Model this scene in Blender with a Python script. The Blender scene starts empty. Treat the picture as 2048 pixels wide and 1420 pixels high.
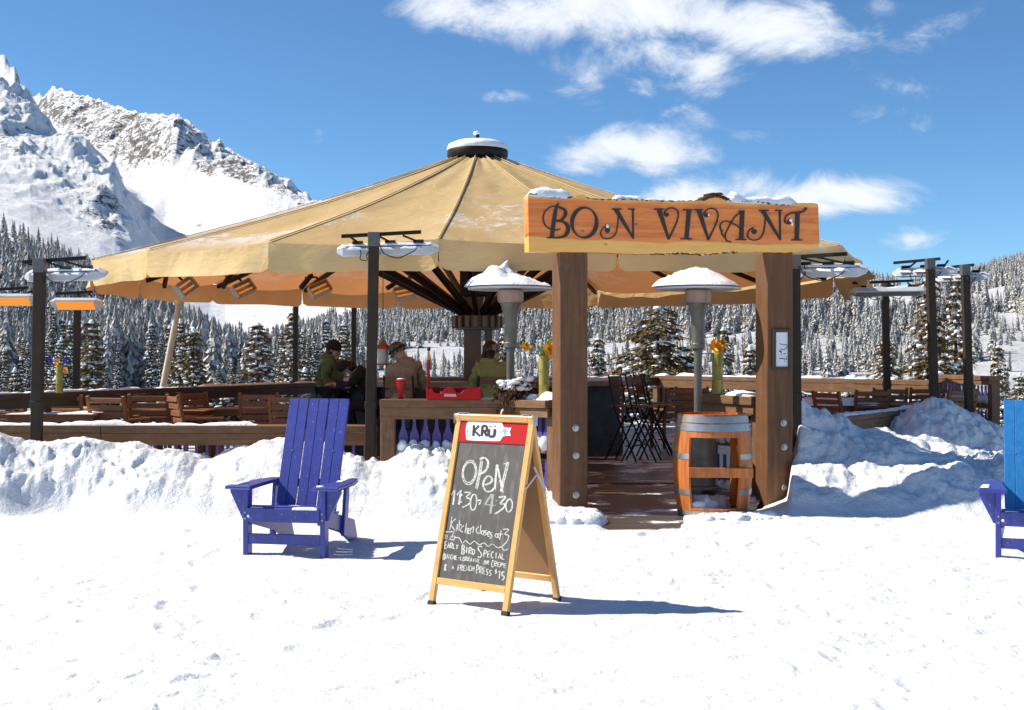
import bpy, math, random
import numpy as np
from mathutils import Vector, Matrix
R = math.radians
rng = random.Random(7)
scn = bpy.context.scene
col = scn.collection

# ------------------------------------------------------------------ camera
F, HY, CH = 2519.0, 710.0, 1.65          # focal length in photo pixels, horizon row, eye height
cam = bpy.data.cameras.new('camera'); cam.sensor_width = 36.0; cam.lens = F / 2048 * 36
cam.clip_start = 0.1; cam.clip_end = 20000
co = bpy.data.objects.new('camera', cam); col.objects.link(co)
co.location = (0, 0, CH); co.rotation_euler = (R(90), 0, 0); scn.camera = co
scn.view_settings.view_transform = 'Standard'; scn.view_settings.look = 'None'
scn.view_settings.exposure = 0.86; scn.view_settings.gamma = 1.0

# ------------------------------------------------------------------ sun
SUN_EL, SUN_AZ = 43.0, R(-82)             # azimuth measured from +Y towards +X: the sun stands to the left
sd = Vector((math.sin(SUN_AZ) * math.cos(R(SUN_EL)), math.cos(SUN_AZ) * math.cos(R(SUN_EL)), math.sin(R(SUN_EL))))
sl = bpy.data.lights.new('sun', 'SUN'); sl.energy = 4.2; sl.angle = R(0.53); sl.color = (1.0, 0.928, 0.815)
so = bpy.data.objects.new('sun', sl); col.objects.link(so); so.location = (-30, 5, 40)
so.rotation_euler = sd.to_track_quat('Z', 'Y').to_euler()

# ------------------------------------------------------------------ sky with clouds
w = bpy.data.worlds.new('World'); scn.world = w; w.use_nodes = True
nt = w.node_tree; N = nt.nodes; L = nt.links
for n in list(N): N.remove(n)
out = N.new('ShaderNodeOutputWorld'); bg = N.new('ShaderNodeBackground'); L.new(bg.outputs[0], out.inputs[0])
bg.inputs['Strength'].default_value = 0.078
sky = N.new('ShaderNodeTexSky'); sky.sky_type = 'NISHITA'; sky.sun_disc = False
sky.sun_elevation = R(SUN_EL); sky.sun_rotation = SUN_AZ; sky.altitude = 2800; sky.air_density = 1.0
sky.dust_density = 0.25; sky.ozone_density = 3.0
def nmath(op, a, b=None, c=None, tree=None, clamp=False):
    t = tree or nt
    n = t.nodes.new('ShaderNodeMath'); n.operation = op; n.use_clamp = clamp
    for i, v in enumerate((a, b, c)):
        if v is None: continue
        if isinstance(v, (int, float)): n.inputs[i].default_value = v
        else: t.links.new(v, n.inputs[i])
    return n.outputs[0]
tc = N.new('ShaderNodeTexCoord'); sep = N.new('ShaderNodeSeparateXYZ'); L.new(tc.outputs['Generated'], sep.inputs[0])
ysafe = nmath('MAXIMUM', sep.outputs[1], 0.05)
U = nmath('DIVIDE', sep.outputs[0], ysafe); V = nmath('DIVIDE', sep.outputs[2], ysafe)
comb = N.new('ShaderNodeCombineXYZ'); L.new(U, comb.inputs[0]); L.new(nmath('MULTIPLY', V, 1.7), comb.inputs[1])
nz = N.new('ShaderNodeTexNoise'); nz.inputs['Scale'].default_value = 11.0; nz.inputs['Detail'].default_value = 9
nz.inputs['Roughness'].default_value = 0.66; nz.inputs['Distortion'].default_value = 0.5; L.new(comb.outputs[0], nz.inputs['Vector'])
nz2 = N.new('ShaderNodeTexNoise'); nz2.inputs['Scale'].default_value = 4.0; nz2.inputs['Detail'].default_value = 5
L.new(comb.outputs[0], nz2.inputs['Vector'])
dens = None
# clouds: centre and half axes (photo pixels turned into directions), tilt, weight
CL = [(1000, 20, 190, 52, 2, 1.0), (1250, 20, 320, 75, 3, 1.05), (1550, 55, 160, 70, 3, .95), (1330, 100, 160, 60, 12, .72),
      (1420, 140, 85, 60, 20, .8), (1165, 150, 75, 65, 35, .66), (1170, 95, 30, 30, 0, .55), (1290, 175, 60, 28, 0, .55), (1210, 300, 100, 48, -4, 1.0), (1290, 310, 110, 45, 0, .85),
      (1400, 232, 70, 28, 15, .5), (1540, 265, 110, 26, 8, .6), (1390, 395, 125, 44, -6, .85), (1570, 388, 195, 42, 0, .88),
      (1700, 390, 130, 40, -4, .8), (1620, 410, 90, 40, 0, .75), (1820, 480, 80, 26, 2, .66), (1740, 225, 130, 36, 6, .52), (1770, 170, 90, 36, 20, .5),
      (1890, 60, 110, 42, -15, .42), (1975, 30, 55, 50, 10, .42), (1010, 190, 60, 24, 5, .42), (1760, 10, 60, 30, 0, .55)]
for (px, py, a, b, tilt, wt) in CL:
    du = nmath('SUBTRACT', U, (px - 1024) / F); dv = nmath('SUBTRACT', V, (HY - py) / F)
    c_, s_ = math.cos(R(tilt)), math.sin(R(tilt))
    e1 = nmath('MULTIPLY_ADD', dv, -s_, nmath('MULTIPLY', du, c_)); e2 = nmath('MULTIPLY_ADD', dv, c_, nmath('MULTIPLY', du, s_))
    e1 = nmath('MULTIPLY', e1, F / a / 1.25); e2 = nmath('MULTIPLY', e2, F / b / 1.25)
    d2 = nmath('ADD', nmath('MULTIPLY', e1, e1), nmath('MULTIPLY', e2, e2))
    g = nmath('MULTIPLY', nmath('EXPONENT', nmath('MULTIPLY', d2, -1.3)), wt)
    dens = g if dens is None else nmath('MAXIMUM', dens, g)
fld = nmath('ADD', nmath('MULTIPLY', nmath('SUBTRACT', nz.outputs[0], 0.5), 2.1), dens)
fld = nmath('ADD', fld, nmath('MULTIPLY', nmath('SUBTRACT', nz2.outputs[0], 0.5), 0.35))
mr = N.new('ShaderNodeMapRange'); mr.interpolation_type = 'SMOOTHSTEP'
mr.inputs['From Min'].default_value = 0.28; mr.inputs['From Max'].default_value = 0.92; L.new(fld, mr.inputs['Value'])
front = nmath('GREATER_THAN', sep.outputs[1], 0.06)
cmask = nmath('MULTIPLY', nmath('MULTIPLY', mr.outputs[0], 0.90), front)
tint = N.new('ShaderNodeMix'); tint.data_type = 'RGBA'; tint.blend_type = 'MULTIPLY'; tint.inputs[0].default_value = 1.0
L.new(sky.outputs[0], tint.inputs[6]); tint.inputs[7].default_value = (0.64, 0.90, 1.03, 1)
shade = N.new('ShaderNodeMix'); shade.data_type = 'RGBA'
shade.inputs[6].default_value = (5.6, 6.1, 6.9, 1); shade.inputs[7].default_value = (8.2, 8.3, 8.4, 1)
mr2 = N.new('ShaderNodeMapRange'); mr2.inputs['From Min'].default_value = 0.5; mr2.inputs['From Max'].default_value = 1.25
L.new(fld, mr2.inputs['Value']); L.new(mr2.outputs[0], shade.inputs[0])
mx = N.new('ShaderNodeMix'); mx.data_type = 'RGBA'; L.new(cmask, mx.inputs[0]); L.new(tint.outputs[2], mx.inputs[6]); L.new(shade.outputs[2], mx.inputs[7])
L.new(mx.outputs[2], bg.inputs['Color'])

# ------------------------------------------------------------------ helpers
def pix(px, py, Y): return Vector(((px - 1024) / F * Y, Y, CH - (py - HY) / F * Y))
def ray_plane(px, py, p0, n):
    d = Vector(((px - 1024) / F, 1.0, -(py - HY) / F)); o = Vector((0, 0, CH))
    return o + d * ((Vector(p0) - o).dot(n) / d.dot(n))

class MB:
    """collects boxes, bars, tubes and sheets; build() links them as ONE mesh object"""
    def __init__(s): s.v = []; s.f = []; s.m = []; s.k = 0
    def mat(s, k): s.k = k; return s
    def add(s, vs, fs):
        o = len(s.v); s.v += [tuple(p) for p in vs]; s.f += [tuple(i + o for i in f) for f in fs]; s.m += [s.k] * len(fs); return s
    def box(s, c, size, M=None):
        x, y, z = (q / 2 for q in size)
        vs = [Vector((a * x, b * y, d * z)) for a in (-1, 1) for b in (-1, 1) for d in (-1, 1)]
        if M is not None: vs = [M @ p for p in vs]
        vs = [p + Vector(c) for p in vs]
        return s.add(vs, [(0, 1, 3, 2), (4, 6, 7, 5), (0, 4, 5, 1), (2, 3, 7, 6), (0, 2, 6, 4), (1, 5, 7, 3)])
    def bx(s, x0, x1, y0, y1, z0, z1): return s.box(((x0 + x1) / 2, (y0 + y1) / 2, (z0 + z1) / 2), (x1 - x0, y1 - y0, z1 - z0))
    def bar(s, p0, p1, wd, ht, up=(0, 0, 1)):
        p0, p1 = Vector(p0), Vector(p1); d = (p1 - p0); ln = d.length; d.normalize(); up = Vector(up)
        if abs(d.dot(up)) > .98: up = Vector((0, 1, 0))
        sx = d.cross(up).normalized(); uz = sx.cross(d).normalized()
        M = Matrix((sx, d, uz)).transposed()
        return s.box((p0 + p1) / 2, (wd, ln, ht), M)
    def tube(s, pts, rad, seg=8, cap=True):
        pts = [Vector(p) for p in pts]; n = len(pts)
        rad = [rad] * n if isinstance(rad, (int, float)) else rad
        vs = []; up = Vector((0, 0, 1)); prev = None
        for i, p in enumerate(pts):
            d = (pts[min(i + 1, n - 1)] - pts[max(i - 1, 0)]).normalized()
            if prev is None:
                a = up if abs(d.dot(up)) < .9 else Vector((1, 0, 0)); sx = d.cross(a).normalized()
            else:
                sx = (prev - d * prev.dot(d)).normalized()
            prev = sx; sy = d.cross(sx)
            for k in range(seg):
                t = 2 * math.pi * k / seg; vs.append(p + (sx * math.cos(t) + sy * math.sin(t)) * rad[i])
        fs = [(i * seg + k, i * seg + (k + 1) % seg, (i + 1) * seg + (k + 1) % seg, (i + 1) * seg + k) for i in range(n - 1) for k in range(seg)]
        if cap: fs += [tuple(range(seg))[::-1], tuple((n - 1) * seg + k for k in range(seg))]
        return s.add(vs, fs)
    def lathe(s, prof, seg=24, c=(0, 0, 0), a0=0, a1=360, sx=1, sy=1):
        full = abs(a1 - a0) >= 360; n = seg if full else seg + 1; vs = []
        for (r, z) in prof:
            for k in range(n):
                t = R(a0 + (a1 - a0) * k / seg); vs.append((c[0] + r * math.cos(t) * sx, c[1] + r * math.sin(t) * sy, c[2] + z))
        fs = []
        for i in range(len(prof) - 1):
            for k in range(seg):
                k2 = (k + 1) % n; fs.append((i * n + k, i * n + k2, (i + 1) * n + k2, (i + 1) * n + k))
        return s.add(vs, fs)
    def ball(s, c, r, seg=12, rings=8, sc=(1, 1, 1), nz=0, rn=None):
        vs = [(c[0], c[1], c[2] - r * sc[2])]
        for i in range(1, rings):
            a = math.pi * i / rings
            for k in range(seg):
                t = 2 * math.pi * k / seg; q = r * (1 + (rn.uniform(-nz, nz) if rn else 0))
                vs.append((c[0] + q * sc[0] * math.sin(a) * math.cos(t), c[1] + q * sc[1] * math.sin(a) * math.sin(t), c[2] - q * sc[2] * math.cos(a)))
        vs.append((c[0], c[1], c[2] + r * sc[2])); T = len(vs) - 1; fs = []
        for k in range(seg): fs.append((0, 1 + (k + 1) % seg, 1 + k)); fs.append((T, T - seg + k, T - seg + (k + 1) % seg))
        for i in range(rings - 2):
            for k in range(seg):
                a = 1 + i * seg; fs.append((a + k, a + (k + 1) % seg, a + seg + (k + 1) % seg, a + seg + k))
        return s.add(vs, fs)
    def prism(s, poly, M, depth):
        """poly in local x,z; extruded along local y by depth; M places it"""
        n = len(poly)
        vs = [M @ Vector((x, 0, z)) for x, z in poly] + [M @ Vector((x, depth, z)) for x, z in poly]
        return s.add(vs, [tuple(range(n)), tuple(range(2 * n - 1, n - 1, -1))] + [(i, i + n, (i + 1) % n + n, (i + 1) % n) for i in range(n)])
    def grid(s, P):
        """P[i][j] grid of points"""
        a, b = len(P), len(P[0])
        return s.add([p for row in P for p in row], [(i * b + j, i * b + j + 1, (i + 1) * b + j + 1, (i + 1) * b + j) for i in range(a - 1) for j in range(b - 1)])
    def ribbon(s, pts, wid, place, thick):
        """a pen stroke: pts 2-D, wid per point, place(x, z, depth) -> 3-D"""
        n = len(pts); wid = [wid] * n if isinstance(wid, (int, float)) else wid
        A = []; B = []
        for i in range(n):
            x0, y0 = pts[max(i - 1, 0)]; x1, y1 = pts[min(i + 1, n - 1)]
            l = math.hypot(x1 - x0, y1 - y0) or 1; nx, ny = -(y1 - y0) / l, (x1 - x0) / l; h = wid[i] / 2
            A.append((pts[i][0] + nx * h, pts[i][1] + ny * h)); B.append((pts[i][0] - nx * h, pts[i][1] - ny * h))
        vs = []
        for i in range(n):
            vs += [place(*A[i], 0), place(*B[i], 0), place(*A[i], thick), place(*B[i], thick)]
        fs = []
        for i in range(n - 1):
            a, b = i * 4, i * 4 + 4
            fs += [(a + 2, a + 3, b + 3, b + 2), (a, a + 2, b + 2, b), (a + 1, b + 1, b + 3, a + 3), (a, b, b + 1, a + 1)]
        fs += [(0, 1, 3, 2), (4 * n - 4, 4 * n - 2, 4 * n - 1, 4 * n - 3)]
        return s.add(vs, fs)
    def pieces(s, name, mats, parent=None, **k):
        """every loose piece becomes an object of its own"""
        par = list(range(len(s.v)))
        def find(a):
            while par[a] != a: par[a] = par[par[a]]; a = par[a]
            return a
        for f in s.f:
            for i in f[1:]: par[find(i)] = find(f[0])
        groups = {}
        for f, m in zip(s.f, s.m): groups.setdefault(find(f[0]), []).append((f, m))
        for g in groups.values():
            q = MB(); mp = {}
            for f, m in g:
                for i in f:
                    if i not in mp: mp[i] = len(q.v); q.v.append(s.v[i])
                q.f.append(tuple(mp[i] for i in f)); q.m.append(m)
            o = q.build(name, mats, parent, **k)
        return o
    def build(s, name, mats, parent=None, origin=None, bevel=0, smooth=None, segs=1):
        me = bpy.data.meshes.new(name)
        vs = s.v if origin is None else [(x - origin[0], y - origin[1], z - origin[2]) for x, y, z in s.v]
        nv = len(vs); assert all(0 <= i < nv for f in s.f for i in f), name
        me.from_pydata(vs, [], s.f)
        for m in (mats if isinstance(mats, (list, tuple)) else [mats]): me.materials.append(m)
        me.polygons.foreach_set('material_index', s.m)
        if smooth is not None:
            me.polygons.foreach_set('use_smooth', [True] * len(me.polygons))
            if smooth < 180: me.set_sharp_from_angle(angle=R(smooth))
        me.update(); me.validate()
        o = bpy.data.objects.new(name, me); col.objects.link(o)
        if parent: o.parent = parent
        if bevel:
            b = o.modifiers.new('edge', 'BEVEL'); b.width = bevel; b.segments = segs; b.limit_method = 'ANGLE'; b.angle_limit = R(40)
        return o

def tag(o, label=None, cat=None, group=None, kind=None):
    if label: o['label'] = label
    if cat: o['category'] = cat
    if group: o['group'] = group
    if kind: o['kind'] = kind
    return o
def thing(name, label, cat, loc=(0, 0, 0), rz=0, group=None):
    o = bpy.data.objects.new(name, None); col.objects.link(o); o.empty_display_size = .1
    o.location = loc; o.rotation_euler = (0, 0, rz); return tag(o, label, cat, group)
def copy_tree(o, parent=None):
    c = o.copy(); col.objects.link(c); c.parent = parent
    for ch in o.children: copy_tree(ch, c)
    return c

# ---- numpy noise
def vnoise(x, y, seed=0):
    xi = np.floor(x).astype(np.int64); yi = np.floor(y).astype(np.int64); fx = x - xi; fy = y - yi
    fx = fx * fx * fx * (fx * (fx * 6 - 15) + 10); fy = fy * fy * fy * (fy * (fy * 6 - 15) + 10)
    def h(a, b):
        n = (a * 374761393 + b * 668265263 + seed * 1442695041) & 0xFFFFFFFF
        n = ((n ^ (n >> 13)) * 1274126177) & 0xFFFFFFFF
        n = (n ^ (n >> 16)) & 0xFFFFFFFF
        return n / 4294967295.0
    a = h(xi, yi); b = h(xi + 1, yi); c = h(xi, yi + 1); d = h(xi + 1, yi + 1)
    return (a * (1 - fx) + b * fx) * (1 - fy) + (c * (1 - fx) + d * fx) * fy - 0.5
def fbm(x, y, octv=5, seed=0, gain=.5, lac=2.03):
    t = 0; a = 1.0
    for i in range(octv):
        t = t + a * vnoise(x, y, seed + i * 17); x = x * lac; y = y * lac; a *= gain
    return t
def ridged(x, y, octv=5, seed=0, gain=.5):
    t = 0; a = 1.0
    for i in range(octv):
        t = t + a * (1 - np.abs(vnoise(x, y, seed + i * 13)) * 4); x = x * 2.07; y = y * 2.07; a *= gain
    return t
def billow(x, y, octv=4, seed=0, gain=.55):
    t = 0; a = 1.0
    for i in range(octv):
        t = t + a * (np.abs(vnoise(x, y, seed + i * 11)) * 2); x = x * 2.1; y = y * 2.1; a *= gain
    return t
def sstep(a, b, x):
    t = np.clip((x - a) / (b - a), 0, 1); return t * t * (3 - 2 * t)
def np_mesh(name, V, Fq, mats, matidx=None, smooth=True):
    me = bpy.data.meshes.new(name); n = Fq.shape[1]
    me.vertices.add(len(V)); me.vertices.foreach_set('co', np.asarray(V, np.float32).ravel())
    me.loops.add(Fq.size); me.loops.foreach_set('vertex_index', Fq.astype(np.int32).ravel())
    me.polygons.add(len(Fq)); me.polygons.foreach_set('loop_start', np.arange(0, Fq.size, n, dtype=np.int32))
    me.polygons.foreach_set('loop_total', np.full(len(Fq), n, np.int32))
    if smooth: me.polygons.foreach_set('use_smooth', np.ones(len(Fq), bool))
    for m in mats: me.materials.append(m)
    if matidx is not None: me.polygons.foreach_set('material_index', matidx.astype(np.int32))
    me.update(calc_edges=True); me.validate()
    return me
def quads(a, b):
    i = np.arange((a - 1) * b).reshape(a - 1, b)[:, :-1].ravel()
    return np.stack([i, i + 1, i + b + 1, i + b], 1)

# ------------------------------------------------------------------ materials
def new_mat(name):
    m = bpy.data.materials.new(name); m.use_nodes = True
    return m, m.node_tree, m.node_tree.nodes['Principled BSDF']
def coords(t, scale=(1, 1, 1), src='Object'):
    c = t.nodes.new('ShaderNodeTexCoord'); mp = t.nodes.new('ShaderNodeMapping'); mp.inputs['Scale'].default_value = scale
    t.links.new(c.outputs[src], mp.inputs['Vector']); return mp.outputs[0]
def noise(t, vec, scale, detail=4, rough=.55, dist=0):
    n = t.nodes.new('ShaderNodeTexNoise'); n.inputs['Scale'].default_value = scale; n.inputs['Detail'].default_value = detail
    n.inputs['Roughness'].default_value = rough; n.inputs['Distortion'].default_value = dist
    t.links.new(vec, n.inputs['Vector']); return n.outputs[0]
def ramp(t, fac, stops):
    r = t.nodes.new('ShaderNodeValToRGB'); e = r.color_ramp.elements
    while len(e) < len(stops): e.new(.5)
    for q, (p, c) in zip(e, stops): q.position = p; q.color = (*c, 1) if len(c) == 3 else c
    t.links.new(fac, r.inputs[0]); return r.outputs[0]
def mixc(t, fac, a, b, mode='MIX'):
    m = t.nodes.new('ShaderNodeMix'); m.data_type = 'RGBA'; m.blend_type = mode
    for s, v in ((0, fac), (6, a), (7, b)):
        if isinstance(v, (int, float)): m.inputs[s].default_value = v
        elif isinstance(v, tuple): m.inputs[s].default_value = (*v, 1) if len(v) == 3 else v
        else: t.links.new(v, m.inputs[s])
    return m.outputs[2]
def bump(t, p, h, strength, dist=.01, prev=None):
    b = t.nodes.new('ShaderNodeBump'); b.inputs['Strength'].default_value = strength; b.inputs['Distance'].default_value = dist
    t.links.new(h, b.inputs['Height'])
    if prev: t.links.new(prev, b.inputs['Normal'])
    if p: t.links.new(b.outputs[0], p.inputs['Normal'])
    return b.outputs[0]
def maprange(t, v, a, b, c=0, d=1):
    m = t.nodes.new('ShaderNodeMapRange'); m.interpolation_type = 'SMOOTHSTEP'
    for i, q in zip(('From Min', 'From Max', 'To Min', 'To Max'), (a, b, c, d)): m.inputs[i].default_value = q
    t.links.new(v, m.inputs['Value']); return m.outputs[0]
def M_plain(name, c1, c2=None, scale=8, rough=.5, bmp=.2, stretch=(1, 1, 1), metal=0, spec=.5, coat=0):
    m, t, p = new_mat(name); c2 = c2 or tuple(x * .75 for x in c1)
    v = coords(t, stretch); n = noise(t, v, scale, 5, .6)
    t.links.new(ramp(t, n, [(.3, c1), (.7, c2)]), p.inputs['Base Color'])
    p.inputs['Roughness'].default_value = rough; p.inputs['Metallic'].default_value = metal
    p.inputs['Specular IOR Level'].default_value = spec; p.inputs['Coat Weight'].default_value = coat; p.inputs['Coat Roughness'].default_value = .25
    if bmp: bump(t, p, noise(t, v, scale * 4, 3), bmp, .004)
    return m
def M_wood(name, c1, c2, c3, axis, rough=.6, scale=1.0, weather=0, bmp=.35):
    m, t, p = new_mat(name); st = [14 * scale] * 3; st['xyz'.index(axis)] = 0.9 * scale
    v = coords(t, tuple(st)); n = noise(t, v, 2.2, 6, .65, .35); n2 = noise(t, coords(t, (1.3, 1.3, 1.3)), 1.6, 3)
    c = ramp(t, n, [(.28, c1), (.5, c2), (.72, c3)])
    c = mixc(t, maprange(t, n2, .3, .75), c, mixc(t, .35, c, tuple(x * 1.35 for x in c2)))
    if weather: c = mixc(t, maprange(t, noise(t, coords(t, (3, 3, 3)), 2.5, 4), .5, .72, 0, weather), c, (.33, .28, .23))
    t.links.new(c, p.inputs['Base Color']); p.inputs['Roughness'].default_value = rough
    bump(t, p, n, bmp, .004); return m

def M_snow(name, big=6.0, strength=.5, debris=False):
    m, t, p = new_mat(name); v = coords(t)
    a = noise(t, v, big, 6, .65); b = noise(t, v, big * 9, 4, .6)
    c = ramp(t, a, [(.25, (.80, .83, .87)), (.6, (.90, .905, .91))] if not debris else [(.3, (.66, .67, .69)), (.6, (.78, .78, .78))])
    if debris:
        v2 = coords(t, (1, .55, 1))
        d = noise(t, v2, 26, 4, .7); d2 = noise(t, coords(t), .9, 3)
        k = nmath('MULTIPLY', maprange(t, d, .665, .72), maprange(t, d2, .45, .62), tree=t)
        c = mixc(t, nmath('MULTIPLY', k, .55, tree=t), c, (.42, .39, .36))
    t.links.new(c, p.inputs['Base Color']); p.inputs['Roughness'].default_value = .55; p.inputs['Specular IOR Level'].default_value = .35
    nb = bump(t, None, a, strength, .05); bump(t, p, b, strength * .8, .012, nb); return m
MT = {}
MT['snow'] = M_snow('snow', 7, .5); MT['ground'] = M_snow('packed_snow', 3.5, .9, True)
MT['snow_clump'] = M_snow('snow_on_branches', 9, .4)
D1, D2, D3 = (.075, .034, .012), (.15, .072, .027), (.23, .118, .047)
for ax in 'xyz':
    MT['brown_' + ax] = M_wood('brown_stained_wood_' + ax, D1, D2, D3, ax, .6, 1, .15)
    MT['post_' + ax] = M_wood('arch_timber_' + ax, (.065, .025, .007), (.115, .046, .013), (.175, .074, .022), ax, .6, .8, .06)
    MT['dark_' + ax] = M_wood('dark_stained_wood_' + ax, (.028, .016, .009), (.048, .028, .015), (.075, .045, .025), ax, .5)
    MT['teak_' + ax] = M_wood('teak_' + ax, (.14, .05, .018), (.24, .09, .032), (.34, .14, .055), ax, .5, 1.4)
    MT['pine_' + ax] = M_wood('varnished_pine_' + ax, (.55, .27, .075), (.66, .35, .11), (.74, .43, .16), ax, .35, 1.6, 0, .12)
MT['pole'] = M_plain('brown_painted_steel', (.03, .019, .012), (.045, .03, .02), 5, .55, .08, spec=.25)
MT['frame'] = M_plain('black_umbrella_frame', (.008, .006, .005), (.018, .013, .01), 6, .5, .08, spec=.25)
MT['column'] = M_plain('grey_brown_column_steel', (.10, .08, .064), (.135, .11, .09), 4, .45, .08)
MT['lamp_metal'] = M_plain('pale_grey_lamp_metal', (.58, .6, .62), (.42, .44, .47), 5, .4, .1)
MT['steel'] = M_plain('galvanised_steel', (.46, .45, .43), (.32, .31, .3), 7, .38, .1, metal=.85)
MT['bracket'] = M_plain('grey_bracket', (.10, .095, .09), (.14, .135, .13), 9, .5, .1, metal=.3)
MT['heater_metal'] = M_plain('weathered_heater_steel', (.17, .16, .13), (.1, .095, .075), 6, .45, .15, metal=.35)
MT['burner'] = M_plain('dull_burner_steel', (.36, .25, .2), (.26, .19, .155), 9, .45, .15, metal=.4)
MT['cable'] = M_plain('black_cable', (.015, .015, .015), None, 9, .5, 0)
MT['rubber'] = M_plain('black_rubber', (.02, .02, .02), None, 9, .7, .1)
MT['red'] = M_plain('red_plastic', (.48, .003, .004), (.40, .003, .004), 9, .45, .05, spec=.25)
MT['yellow'] = M_plain('yellow_plastic', (.75, .42, .02), None, 9, .4, .05)
MT['white'] = M_plain('white_paper', (.78, .79, .83), (.72, .73, .8), 6, .5, .05)
MT['vase'] = M_plain('bamboo_glaze', (.33, .28, .035), (.25, .21, .025), 5, .35, .15, (3, 3, .5), coat=.25)
MT['petal'] = M_plain('daffodil_petal', (.85, .52, .015), (.8, .4, .01), 20, .55, .1)
MT['petal_orange'] = M_plain('daffodil_trumpet', (.8, .28, .008), None, 20, .55, .1)
MT['petal_blue'] = M_plain('blue_petal', (.08, .07, .5), None, 20, .55, .1)
MT['stem'] = M_plain('green_stem', (.1, .2, .035), (.17, .27, .06), 12, .5, .1)
MT['chalk'] = M_plain('chalk', (.78, .78, .74), (.26, .26, .25), 70, .9, .2)
MT['chalk_faint'] = M_plain('smudged_chalk', (.42, .42, .40), (.24, .24, .23), 60, .9, .2)
MT['ink'] = M_plain('blue_black_ink', (.05, .05, .12), None, 30, .6, 0)
MT['black_letter'] = M_plain('black_letter_paint', (.018, .013, .011), (.03, .02, .016), 14, .42, .1)
MT['stone'] = M_plain('dark_stone_bar', (.055, .05, .045), (.02, .018, .017), 5, .6, .5)
MT['bar_top'] = M_plain('bar_top_wood', (.26, .2, .15), (.19, .145, .105), 6, .4, .1)
MT['white_blue'] = M_plain('bottle_tartan', (.2, .3, .6), (.45, .55, .75), 26, .4, 0)
MT['tan_board'] = M_plain('hardboard', (.36, .19, .075), (.3, .155, .06), 4, .55, .1)
MT['pale_pole'] = M_plain('pale_weathered_pole', (.66, .6, .45), (.5, .45, .33), 4, .6, .2)
MT['lantern_red'] = M_plain('rusty_red_roof', (.35, .07, .03), (.26, .05, .02), 10, .6, .2)
MT['snow_glass'] = M_plain('frosted_feeder', (.55, .55, .55), (.4, .38, .36), 9, .3, .05)
def M_emit(name, c, s):
    m, t, p = new_mat(name); p.inputs['Base Color'].default_value = (*c, 1); p.inputs['Emission Color'].default_value = (*c, 1); p.inputs['Emission Strength'].default_value = s
    n = noise(t, coords(t, (1, 1, 1)), 30, 2); t.links.new(mixc(t, n, c, (1, .55, .12)), p.inputs['Emission Color']); return m
MT['glow'] = M_emit('glowing_element', (1.0, .34, .04), .2)
def M_paint(name, c1, c2, coat=.5, rough=.42):
    m, t, p = new_mat(name); v = coords(t, (9, 9, 1.4)); n = noise(t, v, 3, 6, .65); n2 = noise(t, coords(t), 45, 3)
    c = ramp(t, n, [(.3, c1), (.7, c2)])
    c = mixc(t, maprange(t, n2, .64, .72, 0, .35), c, (.5, .52, .6))
    t.links.new(c, p.inputs['Base Color']); p.inputs['Roughness'].default_value = rough
    p.inputs['Coat Weight'].default_value = coat; p.inputs['Coat Roughness'].default_value = .35
    bump(t, p, n, .15, .003); return m
MT['violet'] = M_paint('violet_blue_paint', (.024, .033, .235), (.038, .052, .31), .25)
MT['azure'] = M_paint('bright_blue_back', (.010, .14, .38), (.026, .20, .48), .25)  # back boards of the right lounge chair, a bluer tone than its frame
MT['picket'] = M_paint('violet_picket_paint', (.045, .03, .19), (.07, .045, .27), .2, .5)

def M_canvas(name='tan_canvas', trans=.34):
    m, t, p = new_mat(name); v = coords(t)
    n = noise(t, v, 1.4, 4); n2 = noise(t, coords(t, (1, 1, 3)), 5, 5, .6)
    c = ramp(t, n, [(.3, (.60, .43, .20)), (.7, (.68, .505, .26))])
    # thin snow dust stuck to the cloth
    ge = t.nodes.new('ShaderNodeNewGeometry'); sp = t.nodes.new('ShaderNodeSeparateXYZ'); t.links.new(ge.outputs['Position'], sp.inputs[0])
    dust = noise(t, coords(t, (1.0, 1.0, 1.0)), 3.6, 8, .78, .5); area = noise(t, coords(t, (.35, .35, .35)), 1.0, 2)
    hi = maprange(t, sp.outputs[2], 2.95, 3.2)
    k = nmath('MULTIPLY', maprange(t, nmath('ADD', dust, nmath('MULTIPLY', nmath('SUBTRACT', area, .5, tree=t), 1.0, tree=t), tree=t), .55, .68), hi, tree=t)
    c = mixc(t, nmath('MULTIPLY', k, .75, tree=t), c, (.86, .87, .89))
    t.links.new(c, p.inputs['Base Color']); p.inputs['Roughness'].default_value = .8; p.inputs['Specular IOR Level'].default_value = .15
    n3 = noise(t, coords(t, (1, 1, 1)), 2.2, 3, .5, 1.2); nb = bump(t, None, n3, .5, .05); nb = bump(t, p, n2, .4, .03, nb)
    tr = t.nodes.new('ShaderNodeBsdfTranslucent'); tr.inputs['Color'].default_value = (.60, .21, .065, 1)
    ms = t.nodes.new('ShaderNodeMixShader'); ms.inputs[0].default_value = trans
    o = t.nodes['Material Output']; t.links.new(p.outputs[0], ms.inputs[1]); t.links.new(tr.outputs[0], ms.inputs[2]); t.links.new(ms.outputs[0], o.inputs[0])
    return m
MT['canvas'] = M_canvas(); MT['valance'] = M_canvas('valance_canvas', .10)

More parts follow.
